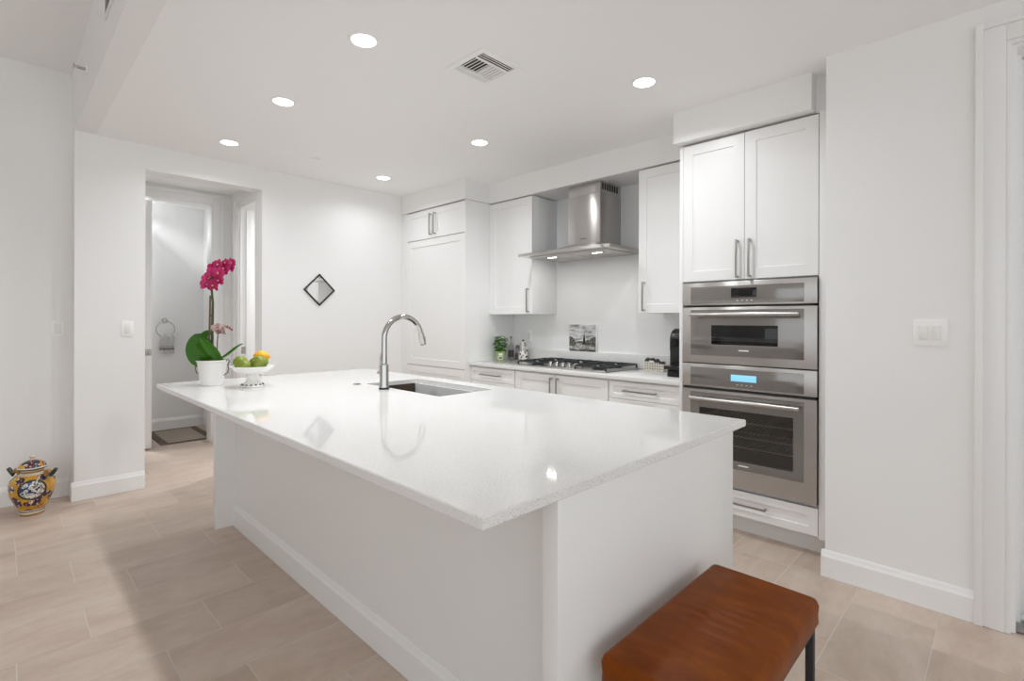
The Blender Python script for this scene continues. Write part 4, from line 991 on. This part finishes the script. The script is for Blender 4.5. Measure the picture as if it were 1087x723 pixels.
mb.lathe([(0.0685, 0.040), (0.0745, 0.055), (0.0954, 0.095), (0.1132, 0.140), (0.1207, 0.180), (0.1192, 0.215), (0.1088, 0.245), (0.0879, 0.265), (0.0745, 0.272)], jx, jy, 48, MAJ)
body = obj('body', mb, MAJ, t, recalc=False)
mb = MB(); mb.lathe([(0, 0.0005), (0.0596, 0.0005), (0.0626, 0.004), (0.0626, 0.012)], jx, jy, 40, OCH); mb.lathe([(0.0626, 0.012), (0.0656, 0.016), (0.0656, 0.026)], jx, jy, 40, CRM); mb.lathe([(0.0656, 0.026), (0.0626, 0.030)], jx, jy, 40, DGR); mb.lathe([(0.0626, 0.030), (0.0685, 0.040)], jx, jy, 40, CRM)
obj('foot', mb, CRM, t, recalc=False, label='cream glazed foot')
mb = MB(); mb.lathe([(0.0745, 0.272), (0.0641, 0.278), (0.0596, 0.285)], jx, jy, 40, CRM); mb.lathe([(0.0596, 0.285), (0.0596, 0.297)], jx, jy, 40, OCH); mb.lathe([(0.0596, 0.297), (0.0611, 0.304), (0, 0.304)], jx, jy, 40, CRM); obj('neck', mb, CRM, t, recalc=False, label='cream glazed neck')
mb = MB(); mb.lathe([(0, 0.3045), (0.0685, 0.3045), (0.0767, 0.309), (0.0775, 0.315)], jx, jy, 40, DGR); mb.lathe([(0.0775, 0.315), (0.0745, 0.323)], jx, jy, 40, CRM); mb.lathe([(0.0745, 0.323), (0.0641, 0.341), (0.0447, 0.356), (0.0223, 0.364), (0, 0.366)], jx, jy, 40, MAJL)
lid = obj('lid', mb, MAJL, t, recalc=False)
mb = MB(); mb.lathe([(0, 0.3665), (0.0149, 0.367), (0.0104, 0.373), (0.0134, 0.381), (0.0179, 0.387), (0.0089, 0.400), (0.0000, 0.409)], jx, jy, 16, CRM); obj('knob', mb, CRM, lid, label='small pointed cream knob')
for s in (-1, 1):
    mb = MB(); o0 = Vector((jx, jy, 0))
    pth = [o0 + RGT * (s * a) + UPV * z for a, z in ((0.088, 0.258), (0.094, 0.288), (0.112, 0.296), (0.124, 0.278), (0.131, 0.262), (0.142, 0.280), (0.163, 0.305))]
    mb.tube(pth[:4], [0.012, 0.012, 0.012, 0.011], 12, OCH); mb.tube(pth[3:], [0.011, 0.012, 0.0135, 0.012], 12, DGR)
    obj('handle', mb, DGR, t, label='dark green and ochre scroll handle')

# ------------------------------------------------------------------ bathroom: towel ring, towel, mat
wx = -2.37
t = thing('towel_ring', (wx, -2.50, 1.30), 'chrome towel ring on the bathroom wall', 'towel ring')
mb = MB(); mb.cyl((wx + 0.0005, -2.50, 1.305), (wx + 0.010, -2.50, 1.305), 0.030, 24); mb.cyl((wx + 0.01, -2.50, 1.305), (wx + 0.055, -2.50, 1.305), 0.012, 16); mb.ball((wx + 0.055, -2.50, 1.305), 0.016, (1, 1, 1), 12); obj('wall_mount', mb, CHROME, t)
mb = MB(); pth = [(wx + 0.055, -2.50 + 0.093 * math.sin(math.radians(a)), 1.205 + 0.093 * math.cos(math.radians(a))) for a in range(0, 361, 9)]
mb.tube(pth, 0.005, 10, cap=False); obj('ring', mb, CHROME, t)
x = mat('terry_towel', (0.92, 0.915, 0.90), 0.95); nt, b = nodes(x)
n1 = N(nt, 'ShaderNodeTexNoise', Scale=240.0, Detail=2.0); nt.links.new(coords(nt), n1.inputs['Vector']); bump(nt, b, n1.outputs['Fac'], 0.6, 0.004)
TOW = x; TB = mat('towel_stripe', (0.42, 0.41, 0.40), 0.9)
t = thing('hand_towel', (wx + 0.055, -2.49, 0.90), 'white hand towel with grey stripes hanging from the towel ring', 'towel')
def towel(z_list, xoff, wsc):
    mb = MB(); bm = mb.bm; rows = []
    for z in z_list:
        pin = 0.62 if z > 1.16 else (0.62 + 0.38 * min(1, (1.16 - z) / 0.06))
        row = []
        for i in range(25):
            u = i / 24 - 0.5
            row.append(bm.verts.new((wx + xoff + 0.008 * math.sin(u * 15 + z * 3) * (0.5 + pin * 0.5), -2.488 + u * 0.152 * pin * wsc + 0.006 * math.sin(z * 30), z)))
        rows.append(row)
    for a, c in zip(rows, rows[1:]):
        for i in range(24): bm.faces.new([a[i], a[i + 1], c[i + 1], c[i]])
    bmesh.ops.solidify(bm, geom=bm.faces[:], thickness=0.008)
    return mb
zs = [1.112 + 0.03 + 0.0 - k * 0.012 for k in range(21)]
obj('front_fold', towel([1.150 - k * 0.0125 for k in range(20)], 0.078, 1.0), TOW, t)
obj('back_fold', towel([1.150 - k * 0.0125 for k in range(18)], 0.030, 0.94), TOW, t)
mb = MB(); mb.tube([(wx + 0.055, -2.535, 1.122), (wx + 0.055, -2.49, 1.117), (wx + 0.055, -2.445, 1.122)], 0.022, 12); obj('top_fold', mb, TOW, t)
for z0_, z1_ in ((0.958, 0.984), (0.997, 1.003)):
    obj('stripe', towel([z1_, (z0_ + z1_) / 2, z0_], 0.0835, 1.005), TB, t, label='grey woven stripe')
# mat
t = thing('floor_mat', (-1.89, -2.45, 0.001), 'taupe floor mat with a darker brown border in the bathroom doorway', 'mat')
mxa, mxb, mya, myb = -2.30, -1.475, -2.70, -2.19
x = mat('woven_mat', (0.40, 0.33, 0.275), 0.9); nt, b = nodes(x)
n1 = N(nt, 'ShaderNodeTexWave', Scale=60.0); n1.bands_direction = 'Y'; nt.links.new(coords(nt), n1.inputs['Vector']); bump(nt, b, n1.outputs['Fac'], 0.4, 0.002)
obj('weave', box1(mxa + 0.045, mxb - 0.045, mya + 0.07, myb - 0.07, 0.0008, 0.009, 0.002), x, t)
mb = MB()
for a in ((mxa, mxb, mya, mya + 0.07), (mxa, mxb, myb - 0.07, myb), (mxa, mxa + 0.045, mya + 0.07, myb - 0.07), (mxb - 0.045, mxb, mya + 0.07, myb - 0.07)): mb.box(*a, 0.0008, 0.010, 0.001)
obj('border', mb, mat('mat_border', (0.15, 0.115, 0.09), 0.85), t, label='dark brown border')

# ------------------------------------------------------------------ leather bench
QX0, QX1, QY0, QY1, QZ0, QZ1 = 4.098, 4.430, -2.83, -2.135, 0.398, 0.487
t = thing('leather_bench', ((QX0 + QX1) / 2, (QY0 + QY1) / 2, 0), 'cognac leather bench with black metal legs beside the island end', 'bench')
mb = MB(); bm = mb.bm
nx, ny = 56, 110; r = 0.021
def prof_z(x, y):
    dx = min(x - QX0, QX1 - x); dy = min(y - QY0, QY1 - y); z = QZ1
    for dd_ in (dx, dy):
        if dd_ < r: z -= r - math.sqrt(max(0, r * r - (r - dd_) ** 2))
    z += 0.010 * min(1, dx / 0.10) * min(1, dy / 0.12) - 0.006
    u = (x - QX0) / (QX1 - QX0); v = (y - QY0) / (QY1 - QY0)
    amp = math.exp(-((u - 0.62 - 0.10 * math.sin(v * 9)) / 0.20) ** 2) * math.exp(-((v - 0.50) / 0.20) ** 2)
    s = 0
    for (cv, wv, tl_, am) in ((0.30, 0.013, 0.10, 1.0), (0.375, 0.012, 0.12, 1.1), (0.44, 0.011, 0.08, 0.9), (0.50, 0.013, 0.10, 1.1), (0.56, 0.010, 0.14, 0.8), (0.61, 0.012, 0.10, 0.9), (0.67, 0.010, 0.08, 0.6), (0.73, 0.012, 0.12, 0.5)):
        q = (v - cv - tl_ * 0.25 * (u - 0.6)) / wv; s -= am * math.exp(-q * q) - 0.7 * am * math.exp(-((q - 2.0) / 1.2) ** 2)
    return z + 0.0038 * amp * s
V = []
for i in range(nx + 1):
    fu = i / nx; fu = 0.5 - 0.5 * math.cos(math.pi * fu) if False else fu
    row = []
    for j in range(ny + 1):
        x_ = QX0 + (QX1 - QX0) * fu; y_ = QY0 + (QY1 - QY0) * j / ny
        # round the plan corners
        cx_ = min(max(x_, QX0 + r), QX1 - r); cy_ = min(max(y_, QY0 + r), QY1 - r); dv = Vector((x_ - cx_, y_ - cy_))
        zz = prof_z(x_, y_)
        if dv.x and dv.y:
            k = max(abs(dv.x), abs(dv.y)) / dv.length; dv *= k; zz = QZ1 - 0.006 - (r - math.sqrt(max(0, r * r - dv.length ** 2)))
        row.append(bm.verts.new((cx_ + dv.x, cy_ + dv.y, zz)))
    V.append(row)
for i in range(nx):
    for j in range(ny): bm.faces.new([V[i][j], V[i + 1][j], V[i + 1][j + 1], V[i][j + 1]])
edge = [V[i][0] for i in range(nx + 1)] + [V[nx][j] for j in range(1, ny + 1)] + [V[i][ny] for i in range(nx - 1, -1, -1)] + [V[0][j] for j in range(ny - 1, 0, -1)]
mid = QZ0
prev = edge
for zz, ins in ((QZ1 - 0.05, -0.002), (QZ0 + 0.012, -0.001), (QZ0, 0.010)):
    cur = []
    for v in edge:
        cxx, cyy = (QX0 + QX1) / 2, (QY0 + QY1) / 2
        cur.append(bm.verts.new((v.co.x - math.copysign(ins, v.co.x - cxx), v.co.y - math.copysign(ins, v.co.y - cyy), zz)))
    for i in range(len(edge)): bm.faces.new([prev[i], cur[i], cur[(i + 1) % len(edge)], prev[(i + 1) % len(edge)]])
    prev = cur
bm.faces.new(prev)
bmesh.ops.recalc_face_normals(bm, faces=bm.faces[:])
seat = obj('seat', mb, LEATHER, t)
for q in seat.data.edges: q.use_edge_sharp = False
mb = MB()
zs_ = QZ1 - 0.0145; i_ = 0.011
def seam(a, b_): mb.tube([a, b_], 0.0016, 6)
seam((QX1 - i_ + 0.003, QY0 + r, zs_), (QX1 - i_ + 0.003, QY1 - r, zs_)); seam((QX0 + r, QY0 + i_ - 0.003, zs_), (QX1 - r, QY0 + i_ - 0.003, zs_))
obj('seam', mb, STITCH, seat)
mb = MB(); mb.box(QX0 + 0.012, QX1 - 0.012, QY0 + 0.012, QY1 - 0.012, QZ0 - 0.018, QZ0 - 0.0003, 0.001); obj('frame', mb, BLACKM, t)
for lx in (QX0 + 0.012, QX1 - 0.034):
    for ly in (QY0 + 0.012, QY1 - 0.034):
        obj('leg', box1(lx, lx + 0.022, ly, ly + 0.022, 0.0005, QZ0 - 0.0182, 0.0015), BLACKM, t)
